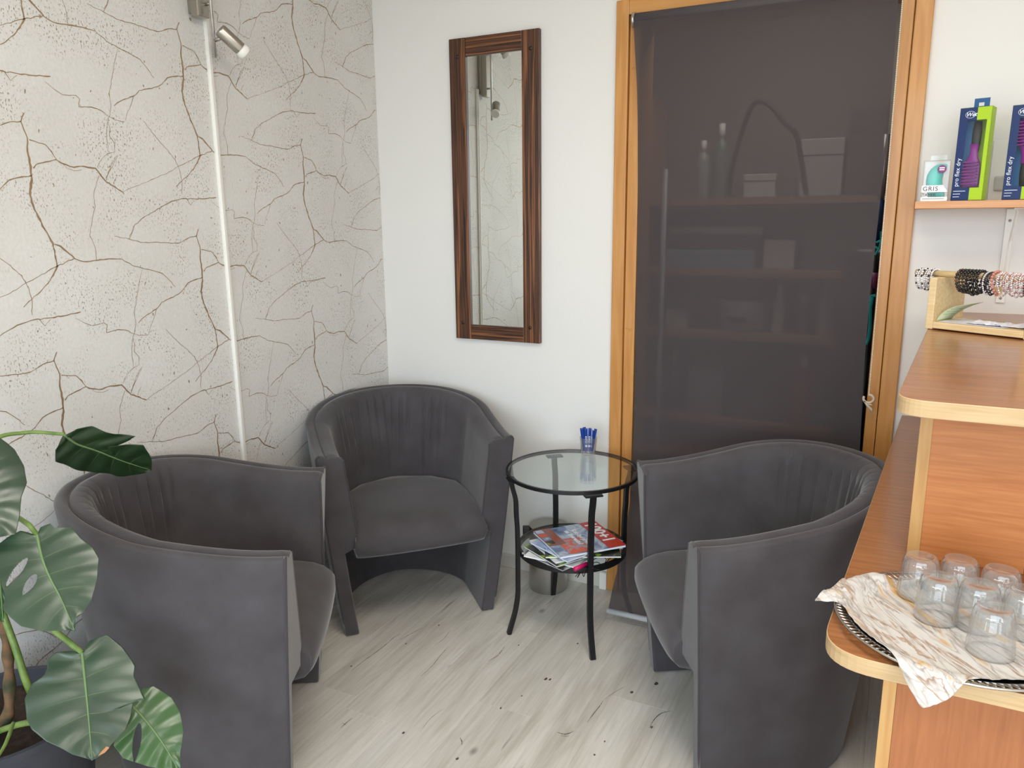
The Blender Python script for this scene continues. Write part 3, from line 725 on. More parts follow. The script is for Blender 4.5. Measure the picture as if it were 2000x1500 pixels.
# make normals point inward (towards 0,-.3)
for i in range(NU + 1):
    if NRM[i].dot(Vector((0, -.28, 0)) - Vector((RIM[i].x, RIM[i].y, 0))) < 0: NRM[i] = -NRM[i]
BD = .575
def outer(i, z):
    T = RIM[i]; B = Vector((T.x * WB / AT, FY + T.y * (BD + FY) / DEP, .006)); v = (z - .006) / (T.z - .006)
    p = B.lerp(T, v); p = p - NRM[i] * (.004 * math.sin(PI * min(1, v))); p.z = z; return p
def chair_meshes():
    D = {}
    SEAT_Z, LOW_Z = .40, .345
    # outer shell with lower inner face
    rows = []
    prof_n = 16
    for i in range(0, NU + 1, 2):
        T = RIM[i]; col_ = []
        for k in range(prof_n + 1): col_.append(outer(i, lerp(.006, T.z, k / prof_n)))
        for off, dz in ((.004, .009), (.012, .013), (.022, .0125), (.030, .006), (.034, -.006), (.036, -.03)): col_.append(T + NRM[i] * off + Vector((0, 0, dz * (.8 if off > .001 else 1))))
        p = outer(i, LOW_Z + .06) + NRM[i] * .052; col_.append(p)
        for k in range(6):
            z = lerp(LOW_Z + .04, .006, k / 5); col_.append(outer(i, z) + NRM[i] * .05)
        rows.append(col_)
    vs, fs = from_grid(rows, cu=True)
    nc = len(rows[0])
    D['shell'] = mesh('shell', vs, fs)
    # padded lining
    seams = [(.385, .012, .0028, 1), (.615, .012, .0028, 1)]
    folds = [(.30, .006, .003, .55), (.325, .008, .003, .7), (.355, .007, .003, .6), (.43, .007, .003, .55), (.455, .008, .003, .75), (.485, .006, .0035, .5), (.52, .008, .003, .7), (.55, .006, .003, .55), (.58, .007, .003, .5), (.65, .008, .003, .7), (.68, .006, .003, .55), (.705, .005, .003, .5)]
    folds = [(a, b * 1.6, c, d) for a, b, c, d in folds]
    rows = []
    for i in range(NU + 1):
        s = i / NU; T = RIM[i]; n = NRM[i]; c = []
        e = min(1, min(s, 1 - s) / .012); e = math.sqrt(max(0.0, 1 - (1 - e) ** 2))     # round the pad at the arm tips
        puff = .010 * math.exp(-((s - .5) / .22) ** 2)
        c.append(T + n * .033 + Vector((0, 0, -.010)))
        for off, dz in ((.035, .001), (.041, .0075), (.056, .010), (.074, .004), (.088, -.012), (.094, -.034)):
            dn = 0
            for sk, A, w_, reach in folds + seams: dn += A * .35 * math.exp(-((s - sk) / w_) ** 2) * max(0, (off - .045) / .05)
            c.append(T + n * (off - dn * .6) + Vector((0, 0, dz * (.35 + .65 * e) - dn * .5)))
        zt = T.z - .034
        for k in range(1, 17):
            v = k / 16; z = lerp(zt, SEAT_Z - .02, v)
            off = .094 + .040 * v + puff * math.sin(PI * v)
            for sk, A, w_, reach in seams: off -= A * .8 * math.exp(-((s - sk) / w_) ** 2)
            for sk, A, w_, reach in folds:
                q = max(0, 1 - v / reach); sh = sk + .012 * v * (1 if sk < .5 else -1)
                off -= A * 1.1 * q ** .7 * math.exp(-((s - sh) / (w_ * 1.1)) ** 2) - A * .5 * q * math.exp(-((s - sh - .011) / (w_ * 1.8)) ** 2)
            p = T + n * off; p.z = z; c.append(p)
        rows.append(c)
    rows_l = rows; vs, fs = from_grid(rows); D['lining'] = mesh('lining', vs, fs)
    # front panels of the arms: the cut of shell and lining, closed with a slightly proud cap
    lining_rows = rows_l
    for nm, i in (('front_panel_a', 0), ('front_panel_b', NU)):
        T = RIM[i]; n = NRM[i]; loop = [outer(i, lerp(.006, T.z, k / 14)) for k in range(15)]
        loop += [T + n * off + Vector((0, 0, dz)) for off, dz in ((.004, .0075), (.012, .0108), (.022, .0105), (.030, .006))]
        loop += lining_rows[0 if i == 0 else NU][1:]
        loop += [outer(i, z) + n * .05 for z in (.345, .30, .2, .1, .006)]
        N_ = len(loop); rows2 = []
        cz = Vector((0, 0, 0))
        for dy, ins in ((-.004, 0), (.004, 0), (.0085, .0035)):
            row = []
            for k, q in enumerate(loop):
                mid = outer(i, max(.006, min(q.z, T.z))) + n * (.03 if q.z < .36 else .055); d_ = Vector((mid.x - q.x, 0, 0)); d_ = d_.normalized() if d_.length > 1e-6 else d_
                row.append(Vector((q.x + d_.x * ins, q.y + dy, q.z - (ins if q.z > T.z - .01 else 0))))
            rows2.append(row)
        vs, fs = from_grid(rows2, cu=True); fs.append(tuple(range(2 * N_, 3 * N_)))
        D[nm] = mesh('front_panel', vs, fs)
        L = [q + Vector((0, .005, 0)) for q in loop[1:17]]; Rr = [q + Vector((0, .005, 0)) for q in loop[24:-5]]
        t = MB(); t.tube(L, .0045, 8); t.tube(Rr, .0045, 8); D[nm + '_pipe'] = t.me('front_piping')
    t = MB(); t.tube([RIM[i] + Vector((0, 0, .0015)) + NRM[i] * .0345 for i in range(0, NU + 1, 2)], .0028, 6); D['piping'] = t.me('piping')
    # seat
    path = [(-.60, .385), (-.585, .425), (-.54, .444), (-.45, .456), (-.35, .463), (-.25, .466), (-.15, .466), (-.08, .463), (-.035, .455), (-.005, .442), (.016, .422), (.026, .398), (.026, .372), (.018, .350), (.002, .334), (-.03, .328), (-.12, .326), (-.3, .326), (-.5, .326)]
    INN = [RIM[i] + NRM[i] * .128 for i in range(NU + 1)]
    def halfw(y):
        best = 0
        for a, b in zip(INN, INN[1:]):
            if (a.y - y) * (b.y - y) <= 0 and a.y != b.y:
                x_ = a.x + (b.x - a.x) * (y - a.y) / (b.y - a.y); best = max(best, abs(x_))
        return best
    ymin = min(p.y for p in INN)
    rows = []
    for y, z in path:
        yy = max(y, ymin + .006); w_ = halfw(min(yy, -.012)) + (.004 if y < -.02 else .002); row = []
        if y > -.04 and z < .45: w_ += .012 * min(1, (.45 - z) / .06) if z > .35 else .004
        for j in range(33):
            u = -1 + 2 * j / 32; x_ = w_ * math.sin(u * PI / 2) if abs(u) < 1 else w_ * u
            dz = -.020 * abs(u) ** 5 * (1 if z > .40 else 0); dy = (.022 * (1 - u * u)) * (1 if y > -.1 else 0) * min(1, (y + .1) / .1)
            if z > .42: dz += .006 * (1 - u * u)
            row.append((x_, yy + dy, z + dz))
        rows.append(row)
    vs, fs = from_grid(rows); n = len(rows)
    fs += [tuple([r * 33 for r in range(n)]), tuple([r * 33 + 32 for r in range(n)][::-1])]
    D['seat'] = mesh('seat', vs, fs)
    g = []
    for i in (3, NU - 3, 95, NU - 95):
        p = outer(i, .006) + NRM[i] * .025; t = MB(); t.lathe([(1e-4, 0), (.012, 0), (.012, .008)], 10, c=(p.x, p.y, 0)); g.append(t.me('glide'))
    D['glides'] = g
    for k in ('shell', 'lining', 'seat', 'front_panel_a', 'front_panel_b'):
        bm = bmesh.new(); bm.from_mesh(D[k]); bmesh.ops.recalc_face_normals(bm, faces=bm.faces); bm.to_mesh(D[k]); bm.free()
    return D
CM = chair_meshes()
def armchair(x, y, th, label):
    r = tag(empty('armchair', (x, y, 0), th), label, 'armchair', 'grey tub armchairs')
    fb, pf = MATS['fabric'], MATS['piping_fabric']
    auto_smooth(link('shell', CM['shell'], fb, r), 50)
    link('lining', CM['lining'], fb, r, True); link('seat', CM['seat'], fb, r, True); auto_smooth(bpy.data.objects[-1] if False else r.children[-1], 60)
    for k in ('front_panel_a', 'front_panel_b'):
        fp = auto_smooth(link('front_panel', CM[k], fb, r), 40); link('front_piping', CM[k + '_pipe'], pf, fp, True)
    link('piping', CM['piping'], pf, r, True)
    for g in CM['glides']: link('glide', g, MATS['black_plastic'], r)
    return r
armchair(.606, -1.2666, -1.0005, 'dark grey fabric tub armchair beside the monstera plant')
armchair(.570, -.6223, -2.3346, 'dark grey fabric tub armchair in the corner below the mirror')
armchair(1.5312, -.7668, 2.0797, 'dark grey fabric tub armchair in front of the blind, next to the counter')

# ------------------------------------------------------------------ round glass side table
TC = Vector((1.068, -.352, 0)); TH = .635; TR = .247
tb = tag(empty('side_table', tuple(TC)), 'round black metal side table with glass top and lower shelf', 'table')
feet = [Vector((.882, -.526)), Vector((1.222, -.554)), Vector((1.245, -.204)), Vector((.906, -.179))]
fc = sum(feet, Vector((0, 0))) / 4
def ringmesh(r0, r1, z0, z1, n=72):
    return MB().lathe([(r0, z0), (r1, z0), (r1, z1), (r0, z1), (r0, z0)], n)
auto_smooth(ringmesh(TR - .008, TR, TH - .014, TH - .001).build('top_ring', MATS['black_metal'], tb))
auto_smooth(MB().lathe([(1e-4, TH - .0075), (TR - .0105, TH - .0075), (TR - .0105, TH - .001), (1e-4, TH - .001)], 72).build('glass_top', MATS['pane'], tb))
SHZ, SR = .335, .205
auto_smooth(ringmesh(SR - .010, SR, SHZ - .022, SHZ).build('shelf_ring', MATS['black_metal'], tb))
auto_smooth(MB().lathe([(1e-4, SHZ - .006), (SR - .0105, SHZ - .006), (SR - .0105, SHZ - .001), (1e-4, SHZ - .001)], 72).build('glass_shelf', MATS['pane'], tb))
for f in feet:
    d = (f - fc).normalized(); a = Vector((d.x, d.y, 0)); tg = Vector((-d.y, d.x, 0))
    pr = [(TR - .012, TH - .022), (TR - .016, TH - .05), (TR - .028, TH - .10), (SR + .012, TH - .16), (SR + .008, .40), (SR + .008, .22), (SR + .010, .15), (SR + .020, .09), (SR + .034, .04), (SR + .046, .0)]
    pts = smoothline([a * r + Vector((0, 0, z)) for r, z in pr], 36)
    t = MB(); t.tube(pts, lambda s: (.0085 * 1.2, .0115 * 1.2), 4, flat=None if False else tuple(a)); lg = t.build('leg', MATS['black_metal'], tb)
    Mx = Matrix.Translation(a * (TR - .016)) @ Matrix(((a.x, tg.x, 0, 0), (a.y, tg.y, 0, 0), (0, 0, 1, 0), (0, 0, 0, 1)))
    MB().box((-.016, -.032, TH - .026), (.016, .032, TH - .019), .002, Mx).build('mount_plate', MATS['black_metal'], tb)

# glass with blue sugar sticks
cc = onz(1149, 886, TH); cc.z = TH - .0008
gl = tag(empty('tumbler', tuple(cc)), 'small clear glass on the side table holding blue sugar sticks', 'glass')
g = MB().lathe([(1e-4, 0), (.026, 0), (.028, .003), (.0345, .068), (.0335, .069), (.0325, .066), (.0265, .010), (1e-4, .008)], 36).build('glass_body', MATS['thin_glass'], gl); auto_smooth(g, 50)
blue = mat('sachet_blue', S(24, 62, 148), .45); wprint = mat('white_print', S(232, 236, 242), .5)
rs = random.Random(5)
sp = [(-.018, -.010, -.13, .05), (-.005, -.017, -.02, .06), (.008, -.014, .05, .02), (.020, -.006, .16, .03), (-.013, .010, -.10, -.08), (.002, .012, .02, -.10), (.016, .012, .14, -.08)]
for k, (dx, dy, tx, ty) in enumerate(sp):
    o = tag(empty('sugar_stick', (cc.x + dx * .75, cc.y + dy * .75, cc.z + .0125)), 'blue paper sugar stick with white lettering in the small glass' if k in (1, 2, 3) else 'plain blue paper sugar stick without lettering in the small glass', 'sugar stick', 'sugar sticks in the glass')
    o.rotation_euler = (ty * .8, tx, rs.uniform(-.7, .7))
    h = .088 + .008 * rs.random(); vs = []
    rows = [[(-.0062, 0, 0), (0, -.0008, 0), (.0062, 0, 0), (0, .0008, 0)], [(-.006, 0, .006), (0, -.0028, .006), (.006, 0, .006), (0, .0028, .006)], [(-.006, 0, h - .008), (0, -.0028, h - .008), (.006, 0, h - .008), (0, .0028, h - .008)], [(-.0062, 0, h), (0, -.0006, h), (.0062, 0, h), (0, .0006, h)]]
    vs, fs = from_grid(rows, cu=True); MB().add(vs, fs + [(0, 1, 2, 3), (12, 13, 14, 15)]).build('sachet', blue, o)
    if k in (1, 2, 3):
        Mx = Matrix.Translation((.003, -.0034, .034)) @ Matrix.Rotation(-PI / 2, 4, 'Y') @ Matrix.Rotation(PI / 2, 4, 'X') if False else Matrix.Translation((.0035, -.0036, .036)) @ Matrix(((0, -1, 0, 0), (0, 0, -1, 0), (1, 0, 0, 0), (0, 0, 0, 1)))
        text('print', 'CUKR', .011, wprint, o, Mx)
        MB().lathe([(1e-4, 0), (.0045, 0)], 12, M=Matrix.Translation((0, -.0035, .024)) @ Matrix.Rotation(PI / 2, 4, 'X')).build('print', wprint, o)

# magazines on the lower shelf
def mag_frame(c, up, n=Vector((0, 0, 1))):
    up = (up - up.dot(n) * n).normalized(); xr = up.cross(n)
    return Matrix(((xr.x, up.x, n.x, c.x), (xr.y, up.y, n.y, c.y), (xr.z, up.z, n.z, c.z), (0, 0, 0, 1)))
def magazine(z, c, ang, w_, h_, th, cover, label, bend=.004, tilt=(0, 0)):
    o = tag(empty('magazine', (c[0], c[1], z), ang), label, 'magazine', 'magazines on the lower table shelf')
    o.rotation_euler = (tilt[0], tilt[1], ang)
    def slab(z0, z1, ins, nm, m_, bow=True):
        rows = []
        for (zz, ) in ((z0,), (z1,)):
            for j in (range(9) if zz == z0 else range(8, -1, -1)):
                u = j / 8; xx = lerp(-w_ / 2 + ins, w_ / 2 - ins, u); dz = bend * math.sin(PI * u) ** 2
                rows.append([(xx, -h_ / 2 + ins, zz + dz), (xx, h_ / 2 - ins, zz + dz)])
        vs, fs = from_grid(rows, cv=True)
        n = len(rows); fs += [tuple(2 * i for i in range(n)), tuple(2 * i + 1 for i in range(n))[::-1]]
        return MB().add(vs, fs).build(nm, m_, o)
    slab(.0006, th - .0006, .0015, 'pages', MATS['paper']); cv = slab(th - .0006, th, 0, 'cover', cover); slab(0, .0006, 0, 'back_cover', cover)
    return o, cv
def cover_mat(name, stops, scale=14, axis=1, rough=.28):
    m = bpy.data.materials.new(name); m.use_nodes = True; nt = m.node_tree; b = nt.nodes['Principled BSDF']; b.inputs['Roughness'].default_value = rough
    tc = nt.nodes.new('ShaderNodeTexCoord'); n = nt.nodes.new('ShaderNodeTexNoise'); n.inputs['Scale'].default_value = scale; n.inputs['Detail'].default_value = 5; n.inputs['Distortion'].default_value = 1.0
    r = nt.nodes.new('ShaderNodeValToRGB'); r.color_ramp.interpolation = 'LINEAR'; e = r.color_ramp.elements
    e[0].position, e[0].color = stops[0]; e[1].position, e[1].color = stops[-1]
    for p, c in stops[1:-1]: q = e.new(p); q.color = c
    nt.links.new(tc.outputs['Object'], n.inputs['Vector']); nt.links.new(n.outputs['Fac'], r.inputs[0]); nt.links.new(r.outputs[0], b.inputs['Base Color']); return m
cA = cover_mat('cover_mountain', [(.3, S(60, 76, 112)), (.45, S(120, 140, 178)), (.55, S(186, 196, 214)), (.68, S(96, 110, 148))])
cB = cover_mat('cover_blue', [(.3, S(96, 124, 176)), (.5, S(168, 184, 214)), (.7, S(206, 212, 226))])
cC = cover_mat('cover_green', [(.3, S(24, 26, 20)), (.48, S(40, 46, 30)), (.56, S(150, 180, 60)), (.7, S(60, 84, 30))])
cD = cover_mat('cover_white', [(.3, S(214, 214, 216)), (.55, S(240, 240, 240)), (.66, S(180, 178, 184)), (.75, S(60, 60, 64))])
cE = cover_mat('cover_dark', [(.3, S(30, 30, 32)), (.5, S(90, 84, 86)), (.62, S(226, 226, 228)), (.7, S(200, 200, 204))])
red = mat('cover_red', S(178, 40, 36), .3); rust = mat('cover_rust', S(160, 70, 48), .3, c2=S(120, 96, 90), nscale=30); orange = mat('cover_orange', S(206, 84, 48), .3, c2=S(150, 150, 170), nscale=40, ramp=(.5, .62))
ctr = Vector((1.112, -.405))
b45 = math.atan2(.182, -.199) if False else None
upd = Vector((.182, .202, 0)).normalized(); base_ang = math.atan2(-upd.x, upd.y)
zz = SHZ
stack = [(-.035, -.015, 22, .205, .27, .004, cE, 'dark and white magazine at the bottom of the stack', 0), (-.045, .0, 40, .21, .285, .005, cD, 'white magazine low in the stack on the table shelf', .001),
         (-.025, -.012, 12, .205, .275, .006, cC, 'black and green magazine in the middle of the stack', .001), (-.010, .005, 4, .21, .28, .007, cD, 'thick white magazine in the stack on the table shelf', .001),
         (.018, -.010, -22, .205, .27, .006, cC, 'green and black magazine sticking out under the blue one', .001), (.0, -.008, 16, .205, .275, .006, cB, 'pale blue magazine right below the red one', .001)]
zz += .0002
for dx, dy, da, w_, h_, th, cv, lb, bd in stack:
    magazine(zz, (ctr.x + dx, ctr.y + dy), base_ang + math.radians(da), w_, h_, th, cv, lb, bd); zz += th + .0016
mg, cv = magazine(zz, (ctr.x + .002, ctr.y + .004), base_ang, .245, .262, .008, cA, 'red and blue magazine titled 100+1 on top of the stack', .001)
tz = .0092
def patch(nm, x0, x1, y0, y1, m_, z=tz):
    return MB().box((x0, y0, z - .0004), (x1, y1, z)).build(nm, m_, cv)
patch('masthead', -.1225, .1225, .062, .131, red, tz + .0001)
patch('headline_panel', -.1225, .03, -.131, -.062, rust, tz + .0001)
patch('photo_climber', -.01, .115, -.09, .01, orange, tz + .00005)
for k in range(4): patch('photo_small', -.117 + k * .034, -.088 + k * .034, -.127, -.098, [cB, orange, cA, cC][k], tz + .0003)
text('title', '100+1', .07, wprint, cv, Matrix.Translation((-.108, .073, tz + .0003)), bold=.0016)
text('headline', 'Kdo byl první', .026, wprint, cv, Matrix.Translation((-.075, .004, tz + .0006)), bold=.0008)
text('headline', 'na Everestu?', .026, wprint, cv, Matrix.Translation((-.075, -.024, tz + .0006)), bold=.0008)
zz_top = zz
# pink pen and black cord lying on the lower shelf
p0, p1 = onz(1122, 1112, SHZ + .008), onz(1142, 1103, SHZ + .008)
d = (p1 - p0).normalized()
o = tag(MB().tube([p0, p1 + d * .01], .008, 8).build('marker_pen', mat('magenta', S(196, 24, 96), .4), None, True), 'magenta marker pen lying on the lower glass shelf', 'pen')
cpts = []
for px, py in ((1124, 1126), (1132, 1117), (1128, 1128), (1136, 1116), (1140, 1126), (1146, 1112), (1158, 1110), (1170, 1113), (1176, 1106), (1166, 1098), (1152, 1102), (1158, 1094), (1172, 1088), (1184, 1092), (1180, 1102), (1186, 1096), (1196, 1088), (1206, 1092), (1198, 1082), (1212, 1086)):
    cpts.append(onz(px, py, SHZ + .0016))
tag(MB().tube(smoothline(cpts, 140), .0014, 6).build('cord', MATS['black_plastic'], None, True), 'thin black cord curled in loops on the lower glass shelf', 'cord')

# ------------------------------------------------------------------ pedal bin behind the table
bc = onz(1075, 1131, 0)
bn = tag(empty('pedal_bin', (.858, -.098, 0)), 'small round stainless steel bin on the floor behind the side table', 'bin')
auto_smooth(MB().lathe([(1e-4, 0), (.080, 0), (.082, .006), (.082, .262), (.080, .264)], 48).build('body', MATS['steel'], bn))
auto_smooth(MB().lathe([(.0835, .258), (.0835, .272), (.080, .280), (.04, .283), (1e-4, .2835)], 48).build('lid', MATS['brushed'], bn))
MB().box((-.018, -.012, .235), (.018, .014, .275), .004, Matrix.Rotation(math.radians(28), 4, 'Z') @ Matrix.Translation((-.09, 0, 0))).build('hinge', MATS['black_plastic'], bn)
MB().box((-.018, -.012, .258), (.018, .014, .27), .004, Matrix.Rotation(math.radians(28), 4, 'Z') @ Matrix.Translation((.09, 0, 0))).build('handle', MATS['black_plastic'], bn)

# ------------------------------------------------------------------ reception counter
ZL, ZU = .871, 1.232
TILT = .072                                   # the counter leans a little against the wall's axis
def cxl(x, y, y0): return x + TILT * (y - y0)
ct = tag(empty('reception_counter', (2.3, -.9, 0)), 'wooden reception counter with a lower worktop and a raised ledge', 'counter')
co_ = Vector(ct.location)
def rounded(poly, rads, n=10):
    out = []
    N = len(poly)
    for i, (p, r) in enumerate(zip(poly, rads)):
        p = Vector(p)
        if r <= 0: out.append(tuple(p)); continue
        a = (Vector(poly[i - 1]) - p).normalized(); b = (Vector(poly[(i + 1) % N]) - p).normalized()
        A, B = p + a * r, p + b * r
        for k in range(n + 1):
            t = k / n; out.append(tuple((1 - t) ** 2 * A + 2 * t * (1 - t) * p + t * t * B))
    return out
def slab(name, poly, z0, z1, mtop, medge, parent):
    """board with a veneered top and an edge band"""
    n = len(poly); P = [(x - co_.x, y - co_.y) for x, y in poly]
    b = MB(); b.prism(P, z0, z1 - .0004)
    o = b.build(name, MATS[mtop], parent)
    e = MB(); rows = []
    for s in (0, 1):
        pass
    for i in range(n):
        a = Vector(P[i - 1]); c = Vector(P[(i + 1) % n]); d = (c - a).normalized(); nr = Vector((d.y, -d.x))
        q = Vector(P[i])
        cen = sum((Vector(v) for v in P), Vector((0, 0))) / n
        if nr.dot(q - cen) < 0: nr = -nr
        rows.append([(q.x + nr.x * k, q.y + nr.y * k, z) for k, z in ((.0, z0), (.0012, z0 + .001), (.0012, z1 - .0012), (0, z1))])
    vs, fs = from_grid(rows, cv=True); e.add(vs, fs); e.build('edge_band', MATS[medge], o, False)
    return o
FRONT = -1.678
low = [(2.030, FRONT), (3.0, FRONT), (3.0, -.003), (cxl(2.030, 0, -1.55), -.003)]
slab('worktop', rounded(low, [.085, 0, 0, 0]), ZL - .028, ZL, 'counter_top', 'beech', ct)
UF = -1.422
up_ = [(2.106, UF), (2.52, UF), (2.52 + .09, -.003), (cxl(2.112, 0, -1.36), -.003)]
slab('ledge_top', rounded(up_, [.06, 0, 0, 0]), ZU - .030, ZU, 'counter_top', 'beech', ct)
def board(name, x0, x1, y0, y1, z0, z1, m_, shear=True, bev=.0015):
    vs = []
    for z in (z0, z1):
        for y in (y0, y1):
            for x_ in (x0, x1):
                vs.append((x_ + (TILT * (y - y0) if shear else 0) - co_.x, y - co_.y, z))
    fs = [(0, 2, 3, 1), (4, 5, 7, 6), (0, 1, 5, 4), (2, 6, 7, 3), (0, 4, 6, 2), (1, 3, 7, 5)]
    return MB().add(vs, fs).build(name, MATS[m_], ct)
PY = -1.236
board('ledge_side', 2.153, 2.175, PY, -.004, ZL, ZU - .03, 'beech_v')
board('ledge_front', 2.1752, 2.352, PY + .002, PY + .02, ZL, ZU - .03, 'cherry_h', False)
board('ledge_back', 2.33, 2.35, PY + .021, -.004, ZL, ZU - .03, 'cherry_v')
BY = -1.60
board('base_side', 2.1255, 2.1455, BY, -.004, 0, ZL - .028, 'beech_v')
board('base_front', 2.146, 2.95, BY + .002, BY + .02, 0, ZL - .028, 'cherry_v', False)
board('base_back', 2.95, 2.97, BY, -.004, 0, ZL - .028, 'cherry_v', False)

# ------------------------------------------------------------------ tray, napkin, tumblers
tr = tag(empty('serving_tray', (2.225, -1.528, ZL)), 'round silver serving tray with a pierced rim on the counter', 'tray')
TRR = .185
o = auto_smooth(MB().lathe([(1e-4, .0005), (.150, .0005), (.155, .002), (.163, .011), (.166, .012), (.1655, .0135), (.152, .0035), (.148, .002), (1e-4, .002)], 72).build('dish', MATS['steel'], tr))
t = MB()
for rr_, zz_ in ((.166, .0125), (.1845, .016)):
    t.tube([(rr_ * math.cos(2 * PI * k / 72), rr_ * math.sin(2 * PI * k / 72), zz_) for k in range(72)], .0016 if rr_ < .18 else .0022, 6, closed=True)
t.build('rim', MATS['steel'], tr, True)
t = MB()
for k in range(110):
    a = 2 * PI * k / 110; a2 = a + .03
    t.tube([(.166 * math.cos(a), .166 * math.sin(a), .0125), (.175 * math.cos(a2), .175 * math.sin(a2), .015), (.1845 * math.cos(a2 - .01), .1845 * math.sin(a2 - .01), .016)], (.0018), 5)
t.build('rim_lattice', MATS['steel'], tr, True)

m = bpy.data.materials.new('marbled_napkin'); m.use_nodes = True; nt = m.node_tree; N = nt.nodes; L = nt.links; b = N['Principled BSDF']; b.inputs['Roughness'].default_value = .85
tc = N.new('ShaderNodeTexCoord'); mp = N.new('ShaderNodeMapping'); m0 = N.new('ShaderNodeMapping'); m0.inputs['Rotation'].default_value = (0, 0, math.radians(56)); mp.inputs['Scale'].default_value = (.16, 1, 1)
L.new(tc.outputs['Object'], m0.inputs[0]); L.new(m0.outputs[0], mp.inputs[0])
def rp(inp, st):
    r = N.new('ShaderNodeValToRGB'); e = r.color_ramp.elements; e[0].position, e[0].color = st[0]; e[1].position, e[1].color = st[-1]
    for p, c in st[1:-1]: q = e.new(p); q.color = c
    L.new(inp, r.inputs[0]); return r.outputs[0]
n1 = N.new('ShaderNodeTexNoise'); n1.inputs['Scale'].default_value = 26; n1.inputs['Detail'].default_value = 5; n1.inputs['Distortion'].default_value = .5; L.new(mp.outputs[0], n1.inputs['Vector'])
n2 = N.new('ShaderNodeTexNoise'); n2.inputs['Scale'].default_value = 60; n2.inputs['Detail'].default_value = 6; n2.inputs['Distortion'].default_value = .8; L.new(mp.outputs[0], n2.inputs['Vector'])
WH = S(214, 211, 208)
c1 = rp(n1.outputs['Fac'], [(.30, S(206, 200, 196)), (.37, WH), (.405, S(170, 140, 116)), (.42, WH), (.50, WH), (.535, S(176, 168, 162)), (.55, WH), (.615, S(206, 160, 92)), (.64, S(222, 190, 130)), (.655, S(150, 112, 84)), (.67, WH)])
c2 = rp(n2.outputs['Fac'], [(.35, S(240, 240, 240)), (.5, S(236, 234, 232)), (.56, S(196, 190, 186)), (.62, S(238, 238, 238))])
mx = N.new('ShaderNodeMix'); mx.data_type = 'RGBA'; mx.blend_type = 'MULTIPLY'; mx.inputs[0].default_value = .8; L.new(c1, mx.inputs[6]); L.new(c2, mx.inputs[7]); L.new(mx.outputs[2], b.inputs['Base Color'])
MATS['marbled_napkin'] = m
NZ = ZL + .019
lowb = [(1592, 1170), (1640, 1178), (1672, 1217), (1735, 1270), (1775, 1320), (1806, 1352), (1860, 1346), (1893, 1330), (1940, 1323), (2000, 1322), (2090, 1300)]
upb = [(1592, 1168), (1620, 1146), (1660, 1124), (1705, 1118), (1752, 1130), (1830, 1124), (1920, 1126), (2000, 1145), (2090, 1180)]
LB = [onz(a, b_, NZ) for a, b_ in lowb]; UB = [onz(a, b_, NZ) for a, b_ in upb]
no_ = Vector((2.2, -1.53, NZ)); rows = []
nu, nv = 110, 70
for i in range(nu + 1):
    a, c = poly_at(LB, i / nu), poly_at(UB, i / nu); row = []
    for k in range(nv + 1):
        p = a.lerp(c, k / nv)
        rad = math.hypot(p.x - 2.225, p.y + 1.528)
        z = ZL + .0042 if rad < .140 else lerp(ZL + .0042, ZL + .0205, min(1, (rad - .140) / .03))
        if rad > .185: z -= min(.028, (rad - .185) * .55)
        crisp = mnoise.noise(Vector((p.x * 34, p.y * 34, 1.7))) * .0036 + mnoise.noise(Vector((p.x * 85, p.y * 60, 4.1))) * .0015
        amp = .18 if rad < .13 else .18 + .82 * min(1, (rad - .13) / .03)
        z += abs(crisp) * amp * 1.7
        if p.x < 2.05: z += (2.05 - p.x) * .30 + .004 * math.sin(p.y * 90)
        q = onz(0, 0, 0) if False else p
        row.append((p.x - no_.x, p.y - no_.y, z - no_.z))
    rows.append(row)
vs, fs = from_grid(rows)
np_ = link('napkin', mesh('napkin', vs, fs), MATS['marbled_napkin'], None, True, loc=no_)
tag(np_, 'crumpled marbled paper napkin with brown streaks spread over the tray', 'napkin')
sm = np_.modifiers.new('thickness', 'SOLIDIFY'); sm.thickness = .0006; sm.offset = 1

def tumbler(px, py, lab, h=.0755):
    p = onz(px, py, ZL + .006 + h)
    o = tag(empty('tumbler', (p.x, p.y, ZL + .0064)), lab, 'glass', 'upturned tumblers on the tray')
    o.rotation_euler = (0, 0, random.random())
    me = TUM.me('glass_body') if not TM else TM[0]
    if not TM: TM.append(me)
    auto_smooth(link('glass_body', me, MATS['thin_glass'], o), 50)
TM = []
rib = lambda a, z: 1 + (.022 * math.cos(20 * a) if .017 < z < .063 else 0)
TUM = MB().lathe([(a * .84, b * .84) for a, b in [(.0375, 0), (.0395, .0008), (.0402, .006), (.0396, .016), (.0385, .022), (.0370, .045), (.0345, .074), (.0325, .084), (.0295, .0892), (.024, .0895), (.021, .0865), (1e-4, .0858), (1e-4, .0775), (.024, .0765), (.0292, .071), (.0325, .045), (.0350, .020), (.0370, 0.0), (.0375, 0)]], 80, mod=rib)
for px, py, lab in ((1800, 1086, 'upturned clear ribbed tumbler at the rear of the tray beside the napkin edge'), (1877, 1092, 'upturned clear ribbed tumbler at the rear of the tray before the folded card'), (1958, 1112, 'upturned clear ribbed tumbler at the rear of the tray by the black cord'),
                    (1836, 1126, 'upturned clear ribbed tumbler in the second row on the napkin'), (1916, 1140, 'upturned clear ribbed tumbler in the middle of the group on the napkin'), (1944, 1186, 'upturned clear ribbed tumbler standing foremost on the napkin'), (2006, 1152, 'upturned clear ribbed tumbler at the tray edge away from the chairs')):
    tumbler(px, py, lab)
